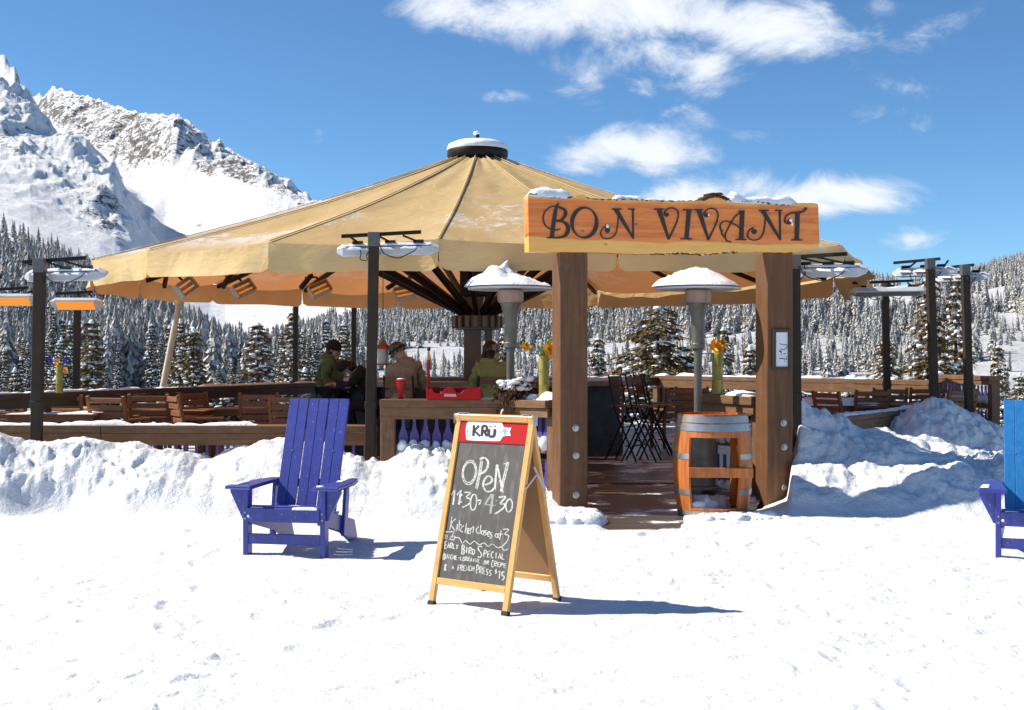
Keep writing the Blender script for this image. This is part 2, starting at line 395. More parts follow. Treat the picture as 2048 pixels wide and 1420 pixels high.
def M_sign():
    m, t, p = new_mat('live_edge_slab'); c = t.nodes.new('ShaderNodeTexCoord'); sp = t.nodes.new('ShaderNodeSeparateXYZ'); t.links.new(c.outputs['Object'], sp.inputs[0])
    g = noise(t, coords(t, (.55, 5, 7)), 2.4, 7, .6, .7); g2 = noise(t, coords(t, (.9, 20, 26)), 2.2, 4, .6)
    heart = ramp(t, g, [(.28, (.52, .105, .007)), (.48, (.80, .20, .012)), (.7, (.88, .30, .028))])
    sap = ramp(t, g, [(.3, (.86, .40, .06)), (.7, (.93, .52, .11))])
    edge = nmath('MULTIPLY_ADD', nmath('SUBTRACT', noise(t, coords(t, (1, 1, 1)), 1.6, 3), .5, tree=t), .11, sp.outputs[2], tree=t)
    k = maprange(t, edge, .135, .155)          # sapwood along the lower edge
    c1 = mixc(t, k, sap, heart)
    top = maprange(t, edge, .53, .56); c1 = mixc(t, nmath('MULTIPLY', top, .8, tree=t), c1, sap)
    vo = t.nodes.new('ShaderNodeTexVoronoi'); vo.inputs['Scale'].default_value = 3.2; t.links.new(coords(t, (1, .3, 1.5)), vo.inputs['Vector'])
    c1 = mixc(t, maprange(t, vo.outputs['Distance'], .03, .1, .75, 0), c1, (.12, .04, .015))
    c1 = mixc(t, maprange(t, g2, .6, .75, 0, .3), c1, (.2, .07, .02))
    t.links.new(c1, p.inputs['Base Color']); p.inputs['Roughness'].default_value = .32; p.inputs['Coat Weight'].default_value = .5; p.inputs['Coat Roughness'].default_value = .2
    bump(t, p, g2, .15, .004); return m
MT['slab'] = M_sign()
MT['bark'] = M_plain('bark', (.12, .045, .018), (.05, .02, .01), 14, .85, .9)
def M_board():
    m, t, p = new_mat('chalkboard'); n = noise(t, coords(t, (1, 1, 1)), 3, 6, .7); n2 = noise(t, coords(t, (6, 6, 1)), 4, 4)
    c = ramp(t, n, [(.3, (.05, .045, .038)), (.7, (.085, .078, .068))]); c = mixc(t, maprange(t, n2, .48, .78, 0, .65), c, (.19, .185, .175))
    t.links.new(c, p.inputs['Base Color']); p.inputs['Roughness'].default_value = .6; return m
MT['board'] = M_board()
def M_barrel():
    m, t, p = new_mat('barrel_oak'); n = noise(t, coords(t, (12, 12, .8)), 2, 6, .6, .4); n2 = noise(t, coords(t, (1, 1, 1)), 4, 4)
    c = ramp(t, n, [(.3, (.30, .075, .014)), (.5, (.48, .135, .022)), (.72, (.58, .20, .04))]); c = mixc(t, maprange(t, n2, .52, .7, 0, .55), c, (.24, .1, .04))
    t.links.new(c, p.inputs['Base Color']); p.inputs['Roughness'].default_value = .45; bump(t, p, n, .4, .004); return m
MT['barrel'] = M_barrel()
MT['barrel_in'] = M_wood('charred_barrel_inside', (.05, .028, .018), (.09, .05, .03), (.13, .07, .04), 'z')
def M_deck():
    m, t, p = new_mat('wet_deck_boards'); v = coords(t, (1, 1, 1)); w_ = t.nodes.new('ShaderNodeTexWave'); w_.wave_type = 'BANDS'; w_.bands_direction = 'Y'
    w_.inputs['Scale'].default_value = 2.2; w_.inputs['Distortion'].default_value = .3; t.links.new(v, w_.inputs['Vector'])
    n = noise(t, coords(t, (.6, 9, 1)), 3, 5, .6)
    c = ramp(t, n, [(.3, (.045, .039, .033)), (.7, (.105, .092, .078))]); c = mixc(t, maprange(t, w_.outputs[1], .0, .06, .8, 0), c, (.01, .007, .005))
    sn = noise(t, coords(t, (.8, 1.6, 1)), 1.6, 7, .7); t2 = maprange(t, sn, .52, .60)
    c = mixc(t, t2, c, (.82, .84, .88)); t.links.new(c, p.inputs['Base Color'])
    t.links.new(maprange(t, sn, .5, .62, .3, .7), p.inputs['Roughness']); bump(t, p, nmath('ADD', sn, n, tree=t), .4, .02); return m
MT['deck'] = M_deck()
def M_needles(name, c1, c2):
    m, t, p = new_mat(name); n = noise(t, coords(t), 2.5, 3)
    t.links.new(ramp(t, n, [(.3, c1), (.7, c2)]), p.inputs['Base Color']); p.inputs['Roughness'].default_value = .7; p.inputs['Specular IOR Level'].default_value = .2
    return m
MT['needle'] = M_needles('spruce_needles', (.075, .052, .016), (.16, .10, .035))
MT['needle_dark'] = M_needles('dark_spruce_needles', (.028, .030, .020), (.06, .056, .036))
MT['trunk'] = M_plain('spruce_trunk', (.07, .045, .03), (.04, .026, .018), 9, .9, .6)
MT['far_dark'] = M_needles('far_spruce', (.12, .115, .104), (.2, .19, .172))
MT['far_frost'] = M_needles('frosted_spruce', (.43, .415, .395), (.70, .685, .66))
MT['far_mid'] = M_needles('half_frosted_spruce', (.19, .18, .165), (.34, .325, .30))
def M_mountain():
    m, t, p = new_mat('snow_and_rock'); at = t.nodes.new('ShaderNodeAttribute'); at.attribute_name = 'rock'
    v = coords(t); a = noise(t, coords(t, (1, 1, 2.0)), .052, 10, .82, .8); b = noise(t, v, .10, 5, .7)
    r = nmath('ADD', at.outputs['Fac'], nmath('MULTIPLY', nmath('SUBTRACT', a, .5, tree=t), 2.0, tree=t), tree=t)
    ge = t.nodes.new('ShaderNodeNewGeometry'); sp = t.nodes.new('ShaderNodeSeparateXYZ'); t.links.new(ge.outputs['Normal'], sp.inputs[0])
    r = nmath('ADD', r, nmath('MULTIPLY', nmath('SUBTRACT', .78, sp.outputs[2], tree=t), .35, tree=t), tree=t)
    k = maprange(t, r, .52, .62)
    rock = ramp(t, b, [(.3, (.07, .068, .07)), (.55, (.15, .135, .125)), (.75, (.24, .215, .195))])
    c = mixc(t, k, (.87, .88, .90), rock); t.links.new(c, p.inputs['Base Color']); p.inputs['Roughness'].default_value = .75; p.inputs['Specular IOR Level'].default_value = .2
    nb = bump(t, None, a, .9, 7); bump(t, p, b, .5, 3, nb); return m
MT['mountain'] = M_mountain()
def cloth(name, c1, c2, sc=14, pat=None):
    m, t, p = new_mat(name); n = noise(t, coords(t), sc, 4, .6); c = ramp(t, n, [(.35, c1), (.65, c2)] if not pat else pat)
    t.links.new(c, p.inputs['Base Color']); p.inputs['Roughness'].default_value = .85; p.inputs['Specular IOR Level'].default_value = .2
    bump(t, p, noise(t, coords(t), 9, 3), .5, .02); return m
MT['green_cloth'] = cloth('green_jacket', (.085, .115, .05), (.12, .15, .07)); MT['black_cloth'] = cloth('black_knit', (.014, .014, .016), (.028, .027, .03))
MT['tan_cloth'] = cloth('tan_jacket', (.24, .185, .13), (.3, .235, .165)); MT['olive_cloth'] = cloth('olive_hoodie', (.2, .22, .075), (.26, .28, .1))
MT['navy_cloth'] = cloth('dark_trousers', (.02, .02, .026), (.03, .03, .036)); MT['camo'] = cloth('patterned_knit', (0, 0, 0), (0, 0, 0), 16, [(.4, (.03, .03, .022)), (.5, (.2, .18, .13)), (.6, (.06, .06, .04))])
MT['band'] = cloth('cream_headband', (.42, .33, .27), (.12, .08, .07), 18)
MT['skin'] = M_plain('skin', (.45, .25, .18), (.40, .21, .15), 12, .5, .05); MT['hair'] = M_plain('dark_hair', (.005, .0035, .003), (.011, .008, .006), 30, .45, .5, (1, 1, .2))
MT['eye'] = M_plain('eye', (.02, .015, .012), None, 5, .2, 0)

# ================================================================== GROUND
def prof(pts, x): xs, ys = zip(*pts); return np.interp(x, xs, ys)
CREST_L = [(-700, 880), (-60, 858), (0, 866), (50, 884), (110, 886), (170, 878), (230, 890), (270, 882), (320, 897), (380, 908), (425, 918), (470, 897), (520, 887), (560, 880), (600, 884),
           (650, 892), (700, 905), (735, 926), (765, 930), (800, 906), (850, 897), (900, 902), (950, 916), (1000, 932), (1060, 950), (1100, 966), (1140, 985), (1185, 1030), (1210, 1090)]
CREST_R = [(1500, 1040), (1540, 1010), (1575, 980), (1590, 870), (1598, 806), (1640, 838), (1700, 862), (1760, 876), (1830, 890), (1900, 905), (2000, 912), (2100, 930), (2600, 960)]
HEAP = [(1680, 900), (1740, 872), (1770, 858), (1795, 838), (1830, 815), (1865, 804), (1900, 813), (1950, 838), (2005, 864), (2060, 895), (2150, 930), (2300, 950)]
def ground_z(X, Y):
    px = 1024 + X / Y * F
    wob = fbm(X * .9, Y * .9, 3, 5) * .5
    z = .05 * fbm(X * .35, Y * .35, 3, 11) + .016 * fbm(X * 2.2, Y * 2.2, 4, 3)
    # trodden snow: dimples and crumbs
    tu = X * .86 - Y * .5; tv = X * .5 + Y * .86
    z = z - .006 * sstep(.06, .30, fbm(X * 2.6, Y * 2.6, 2, 21)) + .014 * fbm(tu * .8, tv * 6.0, 3, 23) * sstep(-.1, .3, fbm(X * .4, Y * .4, 2, 25)) + .009 * sstep(.12, .34, fbm(X * 7, Y * 7, 2, 31)) * sstep(-.1, .25, fbm(X * .6, Y * .6, 2, 41))
    # bank in front of the deck on the left
    cz = np.maximum(CH - (prof(CREST_L, px) - HY) / F * 14.0, 0.0)
    base = 12.55 + .45 * sstep(300, 0, px) + wob - .45 * sstep(920, 1080, px)
    up = sstep(base, 14.0, Y) ** .85; dn = 1 - .85 * sstep(14.05, 14.55, Y)
    bank = cz * up * dn * (px < 1215)
    # bank right of the gate
    czr = np.maximum(CH - (prof(CREST_R, px) - HY) / F * 14.2, 0.0)
    shelf = .16 * sstep(12.2, 12.9, Y + .3 * wob) * sstep(1500, 1600, px)
    bankr = np.maximum((np.minimum(czr, .46) * sstep(12.25, 13.5, Y + .3 * wob) + np.maximum(czr - .46, 0) * sstep(13.35, 14.2, Y + .3 * wob)) * (1 - .7 * sstep(14.3, 14.9, Y)), shelf * (px > 1470) * .75)
    hz = np.maximum(CH - (prof(HEAP, px) - HY) / F * 17.0, 0.0) * sstep(1660, 1760, px)
    heap = hz * sstep(14.9, 17.0, Y + .2 * wob) ** 1.1 * (1 - .6 * sstep(17.1, 18.0, Y))
    B = np.maximum(np.maximum(bank, bankr), heap)
    lump = sstep(.04, .30, B)
    cl = .075 * (billow(X * 1.9, Y * 1.9, 5, 51) - .45) + sstep(-.12, .22, fbm(X * .9, Y * .9, 2, 67)) * (.05 * sstep(.10, .26, fbm(X * 6.5, Y * 6.5, 3, 61)) + .035 * fbm(X * 14, Y * 14, 3, 63))
    cl = cl + sstep(1560, 1640, px) * (.05 * (billow(X * 3.2 + 5, Y * 3.2, 4, 55) - .4) + .035 * fbm(X * 8, Y * 8, 3, 57))
    B = B + cl * lump * (.35 + .65 * sstep(0, .25, B))
    z = np.maximum(z, z + B)
    # entry: trodden down to the boards
    xe = px; e = sstep(1190, 1225, xe) * (1 - sstep(1345, 1375, xe)) * sstep(11.75, 12.05, Y + .25 * wob)
    e2 = sstep(1185, 1205, xe) * (1 - sstep(1500, 1540, xe)) * sstep(13.25, 13.6, Y)
    z = z * (1 - np.maximum(e, e2)) + (-.05 + .05 * fbm(X * 2.5, Y * 5, 3, 71)) * np.maximum(e, e2)
    return z
nu, ny = 900, 680
uu = np.linspace(-.60, .60, nu); yy = 4.6 * (18.6 / 4.6) ** np.linspace(0, 1, ny)
UU, YY = np.meshgrid(uu, yy); XX = UU * YY
ZZ = ground_z(XX, YY)
fr_ = np.random.default_rng(12)
def dent(x, y, ang, a, b, d):
    j0, j1 = np.searchsorted(yy, [y - a * 1.6, y + a * 1.6]); sl_ = slice(max(0, j0), min(ny, j1))
    dx, dy = XX[sl_] - x, YY[sl_] - y; u = (dx * math.cos(ang) + dy * math.sin(ang)) / a; v = (-dx * math.sin(ang) + dy * math.cos(ang)) / b
    q = u * u + v * v; ZZ[sl_] += -d * np.exp(-q ** 2 * 1.2) + d * .18 * np.exp(-((np.sqrt(q) - 1.45) / .32) ** 2)
# trodden paths of soft boot prints toward the gate and past the chairs
for (x0, y0, x1, y1, k) in ((-2.2, 5.6, 1.4, 12.0, 15), (1.9, 5.4, 1.7, 11.8, 14), (-2.9, 8.6, 3.4, 9.6, 15), (.3, 6.4, 3.6, 7.6, 9), (-2.4, 11.6, 1.2, 11.9, 9), (-1.6, 6.2, -3.2, 12.2, 13)):
    an_ = math.atan2(y1 - y0, x1 - x0)
    for i in range(k):
        t = (i + fr_.uniform(-.2, .2)) / k; s_ = .11 * (1 if i % 2 else -1)
        dent(x0 + (x1 - x0) * t - math.sin(an_) * s_, y0 + (y1 - y0) * t + math.cos(an_) * s_, an_ + fr_.uniform(-.25, .25), .15, .06, fr_.uniform(.006, .017))
ZZ = ZZ - .25 * sstep(18.0, 18.6, YY)
go = bpy.data.objects.new('ground', np_mesh('ground', np.stack([XX, YY, ZZ], -1).reshape(-1, 3), quads(ny, nu), [MT['ground']])); col.objects.link(go); tag(go, kind='structure')
def gz(x, y): return float(ground_z(np.array([x * 1.0]), np.array([y * 1.0]))[0])
b = MB(); b.add([(-400, -300, -.12), (400, -300, -.12), (400, 16.5, -.12), (-400, 16.5, -.12)], [(0, 1, 2, 3)])
tag(b.build('snow_field', MT['ground']), kind='structure')

# ================================================================== TERRAIN beyond the deck
SKYL = [(-900, 40), (-400, 20), (-150, 60), (0, 104), (30, 130), (45, 168), (75, 186), (110, 172), (135, 182), (165, 193), (205, 200), (230, 213), (265, 224), (300, 232), (350, 230), (380, 244), (400, 262), (425, 288),
        (440, 276), (448, 290), (480, 312), (530, 338), (570, 368), (605, 394), (650, 432), (700, 480), (900, 520), (1300, 600), (2600, 600)]
FORA = [(-900, 430), (-300, 465), (0, 498), (60, 508), (100, 522), (200, 562), (300, 618), (380, 668), (450, 705), (520, 700), (600, 662), (700, 622), (900, 590), (1100, 575), (1400, 570), (1650, 572), (1700, 574), (1880, 566), (1930, 556), (1990, 536), (2048, 522), (2300, 470), (2800, 420)]
SPUR = [(-900, 80), (-300, 110), (0, 165), (60, 212), (120, 268), (180, 318), (230, 352), (262, 402), (285, 440), (330, 500), (420, 560), (600, 600), (2600, 640)]
DOME = [(-900, 300), (0, 300), (180, 330), (250, 352), (330, 345), (400, 334), (450, 340), (520, 352), (600, 386), (700, 445), (900, 530), (1300, 610), (2600, 620)]
def yz(y, Y): return CH - (y - HY) / F * Y
def terrain_z(X, Y):
    px = 1024 + X / Y * F
    fa = prof(FORA, px); sk = prof(SKYL, px); sp_ = prof(SPUR, px); dm = prof(DOME, px)
    left = 1 - sstep(800, 1000, px)
    S = prof([(-900, 2.0), (-300, 1.85), (0, 1.6), (300, 1.02), (620, .72), (2600, .72)], px); D = lambda a: 1150 + (a - 1150) * S
    Ye = np.where(Y > 1150, 1150 + (Y - 1150) / S, Y)
    K = [(16, np.full_like(px, -.5)), (26, np.full_like(px, -.9)), (45, np.full_like(px, -3.0)), (120, np.full_like(px, -11.0)), (260, yz(795 + 0 * px, 260)),
         (1000, yz(fa, 1000)),
         (1150, yz(fa + 18 - 30 * left * 0, 1150)),
         (D(1500), yz(fa * .55 + sp_ * .45 + 10, D(1500)) * left + (1 - left) * yz(760, D(1500))),
         (D(1850), yz(sp_, D(1850)) * left + (1 - left) * yz(780, D(1850))),
         (D(2050), yz(np.maximum(sp_ + 30 * (1 - sstep(220, 330, px)), dm + 70 * sstep(150, 320, px)), D(2050)) * left + (1 - left) * yz(790, D(2050))),
         (D(2350), yz(np.maximum(dm, sk + 25), D(2350)) * left + (1 - left) * yz(800, D(2350))),
         (D(2650), yz(sk, D(2650)) * left + (1 - left) * yz(800, D(2650))), (D(3100), yz(sk + 260, D(3100)) * left + (1 - left) * yz(820, D(3100))), (D(3600), yz(710 + 0 * px, D(3600)) - 40)]
    z = np.zeros_like(px)
    for (a, za), (b_, zb) in zip(K[:-1], K[1:]):
        t = np.clip((Y - a) / (b_ - a), 0, 1); m = (Y >= a) & (Y < b_); z = np.where(m, za + (zb - za) * t, z)
    Yw = Y; far = sstep(1200, 1800, Ye)
    smooth_bowl = sstep(235, 300, px) * (1 - sstep(2260, 2420, Ye))
    n1 = ridged(X * .0042 + .8 * fbm(X * .003, Y * .003, 2, 9), Y * .0021, 3, 101)
    z = z + far * left * ((22 + 18 * sstep(220, 340, px)) * (1 - .9 * smooth_bowl)) * n1 * (1 - .9 * sstep(2480, 2650, Ye) * (1 - sstep(2660, 2760, Ye)))
    z = z + far * left * 5.5 * (1 - .9 * smooth_bowl) * ridged(X * .03, Y * .018, 4, 131) * (1 - .5 * sstep(2500, 2660, Ye))
    z = z + far * 7 * fbm(X * .05, Y * .03, 4, 151) * (1 - .8 * smooth_bowl)
    z = z + sstep(60, 400, Y) * (1 - far) * (9 * fbm(X * .008, Y * .008, 4, 171))
    return z
def rock_mask(X, Y):
    px = 1024 + X / Y * F; yi = HY - (terrain_z(X, Y) - CH) / Y * F
    S = prof([(-900, 2.0), (-300, 1.85), (0, 1.6), (300, 1.02), (620, .72), (2600, .72)], px); Ye = np.where(Y > 1150, 1150 + (Y - 1150) / S, Y)
    sk = prof(SKYL, px); sp_ = prof(SPUR, px)
    th = prof([(-900, 120), (-100, 120), (0, 62), (50, 48), (90, 80), (160, 135), (240, 140), (330, 130), (400, 105), (440, 75), (500, 62), (560, 38), (620, 20), (2600, 20)], px)
    cliff = sstep(-12, 6, yi - sk) * (1 - sstep(.55, 1.15, (yi - sk) / th)) * (Ye > 2200)
    spur = sstep(18, 45, yi - sp_) * (1 - sstep(115, 175, yi - sp_)) * (1 - sstep(225, 290, px)) * (Ye < 1880)
    small = np.exp(-(((px - 285) / 16) ** 2 + ((yi - 408) / 26) ** 2)) + .9 * np.exp(-(((px - 310) / 26) ** 2 + ((yi - 440) / 18) ** 2)) + .8 * np.exp(-(((px - 395) / 40) ** 2 + ((yi - 450) / 12) ** 2))
    n = fbm(X * .006, Y * .004, 3, 191)
    return np.clip((.11 + .42 * cliff + .33 * spur) + .3 * small + .22 * n, 0, 1) * sstep(1250, 1500, Y)
npx, nY = 800, 330
ux = np.concatenate([np.linspace(-1.6, -.46, 70)[:-1], np.linspace(-.46, -.12, 430)[:-1], np.linspace(-.12, .46, 240)[:-1], np.linspace(.46, 1.6, 63)])
Yk = np.concatenate([np.linspace(16, 60, 25)[:-1], np.geomspace(60, 1150, 90)[:-1], np.linspace(1150, 1900, 100)[:-1], np.linspace(1900, 3260, 230)[:-1], np.linspace(3260, 4500, 20)])
TU, TY = np.meshgrid(ux, Yk); TX = TU * TY; TZ = terrain_z(TX, TY)
me = np_mesh('mountain', np.stack([TX, TY, TZ], -1).reshape(-1, 3), quads(len(Yk), len(ux)), [MT['mountain']])
at = me.attributes.new('rock', 'FLOAT', 'POINT'); at.data.foreach_set('value', rock_mask(TX, TY).astype(np.float32).ravel())
mo = bpy.data.objects.new('mountain', me); col.objects.link(mo); tag(mo, kind='structure')
def tz(x, y): return float(terrain_z(np.array([x * 1.0]), np.array([y * 1.0]))[0])

# ================================================================== FAR FOREST: one mass of small frosted conifers
nrs = np.random.default_rng(5)
def far_variant(layers, per):
    V, Fc, Mi = [], [], []
    for i in range(layers):
        t = i / layers; zt = .06 + .94 * t + .03 * nrs.uniform(-1, 1)
        rad = .17 * (1 - t) ** .85 + .012; a0 = nrs.uniform(0, 6.28)
        for k in range(per):
            a = a0 + k * 2 * math.pi / per + nrs.uniform(-.25, .25); r = rad * nrs.uniform(.65, 1.2); wd = r * (3.5 / per) + .006; dz = (.05 + .10 * (1 - t)) * (1 if layers < 20 else .7)
            ca, sa = math.cos(a), math.sin(a); o = len(V)
            V += [(0, 0, min(zt + .07, 1.02)), (r * ca - wd * sa * .6, r * sa + wd * ca * .6, zt - dz * nrs.uniform(.6, 1.3)), (r * ca + wd * sa * .6, r * sa - wd * ca * .6, zt - dz * nrs.uniform(.6, 1.3))]
            Fc.append((o, o + 1, o + 2)); Mi.append(nrs.choice([0, 1, 1, 1, 2]))
    return np.array(V), np.array(Fc), np.array(Mi)
FV = [far_variant(9, 7) for _ in range(6)] + [far_variant(15, 9) for _ in range(6)] + [far_variant(26, 12) for _ in range(5)]
def in_clear(px, py):
    k = np.zeros_like(px, bool)
    for (cx, cy, a, b_) in [(900, 668, 34, 11), (955, 705, 48, 15), (860, 700, 24, 10), (700, 640, 40, 10), (1810, 600, 42, 32), (1790, 640, 30, 16), (1945, 605, 50, 16), (2010, 640, 45, 14), (1955, 690, 30, 12), (2030, 712, 30, 18),
                             (1690, 660, 40, 12), (1640, 700, 22, 12), (1900, 655, 30, 16), (480, 655, 70, 36), (430, 628, 70, 22), (1215, 625, 26, 9), (560, 640, 40, 20), (1740, 620, 20, 25)]:
        k |= ((px - cx) / a) ** 2 + ((py - cy) / b_) ** 2 < 1
    return k
n = 55000
pY = np.sqrt(nrs.uniform(0, 1, n) * (1060 ** 2 - 290 ** 2) + 290 ** 2); pPX = nrs.uniform(-800, 2900, n)
# a tongue of forest up the lower left mountain
m2 = 1500; pY[:m2] = nrs.uniform(1040, 1500, m2); pPX[:m2] = nrs.uniform(-200, 215, m2)
pX = (pPX - 1024) / F * pY; pZ = terrain_z(pX, pY); pyi = HY - (pZ - CH) / pY * F
dn = fbm(pX * .02, pY * .02, 3, 211)
keep = ~in_clear(pPX, pyi) & (dn > -.30)
keep[:m2] &= pyi[:m2] > prof([(-200, 400), (0, 462), (80, 488), (140, 510), (215, 545)], pPX[:m2]) + nrs.uniform(-12, 40, m2)
keep &= ~((pPX > 1880) & (pyi < 720) & (pyi > 585) & (nrs.uniform(0, 1, n) < .2))
keep &= nrs.uniform(0, 1, n) < np.where(pY < 500, 1.0, .85)
keep &= ~((pPX > 520) & (pPX < 1600) & (pyi < 560))
pX, pY, pZ, pPX = pX[keep], pY[keep], pZ[keep], pPX[keep]; n = len(pX)
hh = (8.5 + 6.5 * (1 - sstep(350, 760, pPX))) * nrs.uniform(.45, 1.3, n) * (1 + .9 * fbm(pX * .012, pY * .012, 2, 215)) * np.where(pY < 460, .78, 1.0)
order = np.where((pY < 600) & (pPX > -170) & (pPX < 2220), nrs.integers(12, 17, n), np.where((pPX > -170) & (pPX < 2220), nrs.integers(6, 12, n), nrs.integers(0, 6, n))); VV, FF, MM = [], [], []; off = 0
for k, (v, f, mi) in enumerate(FV):
    idx = np.where(order == k)[0]; a = nrs.uniform(0, 6.28, len(idx)); wd = nrs.uniform(.8, 1.25, len(idx)) * hh[idx]
    ca, sa = np.cos(a) * wd, np.sin(a) * wd
    x = v[None, :, 0] * ca[:, None] - v[None, :, 1] * sa[:, None] + pX[idx][:, None]; y = v[None, :, 0] * sa[:, None] + v[None, :, 1] * ca[:, None] + pY[idx][:, None]
    z = v[None, :, 2] * hh[idx][:, None] + pZ[idx][:, None] - .5
    VV.append(np.stack([x, y, z], -1).reshape(-1, 3)); FF.append((f[None] + (np.arange(len(idx)) * len(v))[:, None, None]).reshape(-1, 3) + off); MM.append(np.tile(mi, len(idx))); off += len(idx) * len(v)
fo = bpy.data.objects.new('forest', np_mesh('forest', np.concatenate(VV), np.concatenate(FF), [MT['far_dark'], MT['far_frost'], MT['far_mid']], np.concatenate(MM), False)); col.objects.link(fo)
tag(fo, 'dense mass of small frosted conifers covering the far hillsides', 'forest', kind='stuff')
print('far trees', n)

# ================================================================== NEAR TREES: trunk, crown, snow
def tree_parts(seed, H, Rm, dark=False, snowy=.5, bushy=False):
    rn = random.Random(seed); cr, sn = MB(), MB(); tr = MB()
    tr.tube([(0, 0, -.3), (0, 0, H * .5), (0, 0, H * .98)], [H * .022 + .02, H * .012 + .012, .008], 7)
    nw = int(17 + H * 2.2)
    for i in range(nw):
        t = (i + rn.random() * .6) / nw; z = H * (.05 + .93 * t)
        L_ = Rm * ((1 - t) ** .8 if not bushy else (1 - t ** 2.2) ** .7) * rn.uniform(.72, 1.12) + .07
        nb = max(4, int(8 * (1 - t) + 4)); a0 = rn.uniform(0, 6.28)
        for k in range(nb):
            a = a0 + k * 6.283 / nb + rn.uniform(-.3, .3); ln = L_ * rn.uniform(.55, 1.15); dx, dy = math.cos(a), math.sin(a)
            ns = max(2, int(ln / .17)); droop = rn.uniform(.15, .5)
            for q in range(ns):
                s = (q + .5 + rn.uniform(-.3, .3)) / ns; r = ln * s; zz = z - droop * r * (.5 + .6 * s) + .05
                cx, cy = dx * r, dy * r; w_ = .16 * (1.25 - .6 * s) + .03
                for e in range(4):
                    ang = a + rn.uniform(-1.3, 1.3); tl = rn.uniform(.12, .27); wd = rn.uniform(.012, .034)
                    ex, ey = math.cos(ang) * tl, math.sin(ang) * tl; o = (cx + rn.uniform(-w_, w_) * .6, cy + rn.uniform(-w_, w_) * .6, zz + rn.uniform(-.07, .05))
                    nx, ny_ = -math.sin(ang) * wd, math.cos(ang) * wd
                    cr.add([(o[0] - nx, o[1] - ny_, o[2] + .02), (o[0] + nx, o[1] + ny_, o[2] - .02), (o[0] + ex + nx * .4, o[1] + ey + ny_ * .4, o[2] - tl * rn.uniform(.1, .7)), (o[0] + ex - nx * .4, o[1] + ey - ny_ * .4, o[2] - tl * rn.uniform(.0, .5))], [(0, 1, 2, 3)])
                if rn.random() < snowy * (.5 + .6 * s):
                    sz = rn.uniform(.05, .125) * (1.1 - .3 * t); sn.ball((cx + rn.uniform(-.05, .05), cy + rn.uniform(-.05, .05), zz + .06), sz, 6, 4, (rn.uniform(.8, 1.5), rn.uniform(.8, 1.3), .5), .3, rn)
    sn.ball((0, 0, H * .985), .09, 6, 4, (1, 1, 1.2), .2, rn)
    return tr, cr, sn
TREES = []
def proto(seed, H, Rm, nd, snowy, bushy=False):
    tr, cr, sn = tree_parts(seed, H, Rm, snowy=snowy, bushy=bushy); root = thing('spruce_tree', 'x', 'tree')
    tr.build('trunk', MT['trunk'], root); cr.build('crown', MT[nd], root); sn.build('snow', MT['snow_clump'], root, smooth=180)
    TREES.append([root, H, False]); return root
proto(1, 6.0, 1.25, 'needle', .66); proto(2, 6.0, 1.5, 'needle', .55); proto(3, 6.0, 1.05, 'needle', .75)
proto(4, 5.0, 2.1, 'needle', .38, True); proto(5, 2.4, 1.0, 'needle_dark', .85, True); proto(6, 7.0, 1.0, 'needle_dark', .6)
def tree(kind, px, ytop, Y, label, group, wscale=1.0, zb=None):
    rec = TREES[kind]; x = (px - 1024) / F * Y; zt = CH - (ytop - HY) / F * Y; z0 = tz(x, Y) - .1 if zb is None else zb
    if rec[2]: o = copy_tree(rec[0])
    else: o = rec[0]; rec[2] = True
    s = (zt - z0) / rec[1]; o.location = (x, Y, z0); o.scale = (s * wscale, s * wscale, s); o.rotation_euler = (0, 0, rng.uniform(0, 6.28))
    o['label'] = label; o['group'] = group; return o
G = 'snowy spruces just beyond the deck railings'
tree(0, 183, 640, 42, 'slender snow hung spruce rising right of the pole with orange lit heaters', G, 1.0)
tree(1, 387, 655, 40, 'snow laden spruce beside the slanting pale pole', G, .95)
tree(0, 516, 645, 43, 'pointed spruce with a snow tip framed under the umbrella edge', G, 1.15)
tree(3, 1316, 612, 34, 'broad bushy spruce behind the bar stools, seen between the gate posts', G, 1.25)
tree(0, 1446, 655, 42, 'narrow spruce between the patio heater and the right gate post', G, .8)
tree(2, 1005, 655, 33, 'thin snowy spruce behind the umbrella column', G, .55)
tree(1, 1858, 545, 44, 'tall snow loaded spruce behind the first of the right hand heater poles', G, .85)
tree(0, 1912, 552, 46, 'tall slim spruce between the two right hand heater poles', G, .75)
tree(1, 1772, 675, 40, 'small wide spruce behind the far pole with the flat white heater', G, 1.15)
tree(2, 1196, 668, 38, 'thin spruce top showing just right of the left gate post', G, .8)
tree(2, 30, 735, 34, 'small snow capped spruce at the left edge behind the dark rail', G, 1.0)
tree(2, 112, 752, 33, 'low white spruce behind the flower vase on the left rail', G, 1.3)
tree(0, 1996, 690, 36, 'spruce beyond the deck corner, above the right blue chair', G, .8)
tree(2, 2040, 745, 30, 'dark snow flecked spruce at the right edge above the blue chair back', G, 1.1)
tree(2, 1500, 690, 44, 'white dusted spruce beside the right gate post flowers', G, .9)
tree(2, 610, 735, 34, 'short spruce behind the person in the green jacket', G, 1.1)
tree(1, 1960, 800, 27, 'low spruce right of the violet picket corner', G, 1.0)
G2 = 'low snowy shrubs under the deck rails'
for i, (px, yt, Y, k) in enumerate([(15, 800, 25, 4), (120, 795, 25, 4), (220, 800, 26, 4), (330, 792, 27, 4), (405, 790, 27, 4), (455, 795, 27, 4), (560, 788, 29, 4), (620, 785, 30, 4),
                                    (1255, 790, 32, 4), (1345, 785, 33, 4), (1500, 770, 33, 4), (1600, 770, 34, 4), (1700, 768, 34, 4), (1790, 765, 33, 4), (1860, 770, 32, 4), (2010, 815, 24, 4), (2060, 840, 22, 4), (690, 780, 31, 4), (820, 770, 33, 4), (1090, 770, 33, 4)]):
    tree(k, px, yt, Y, 'low dark shrub under snow seen through the gap below the deck rail', G2, 1.2)
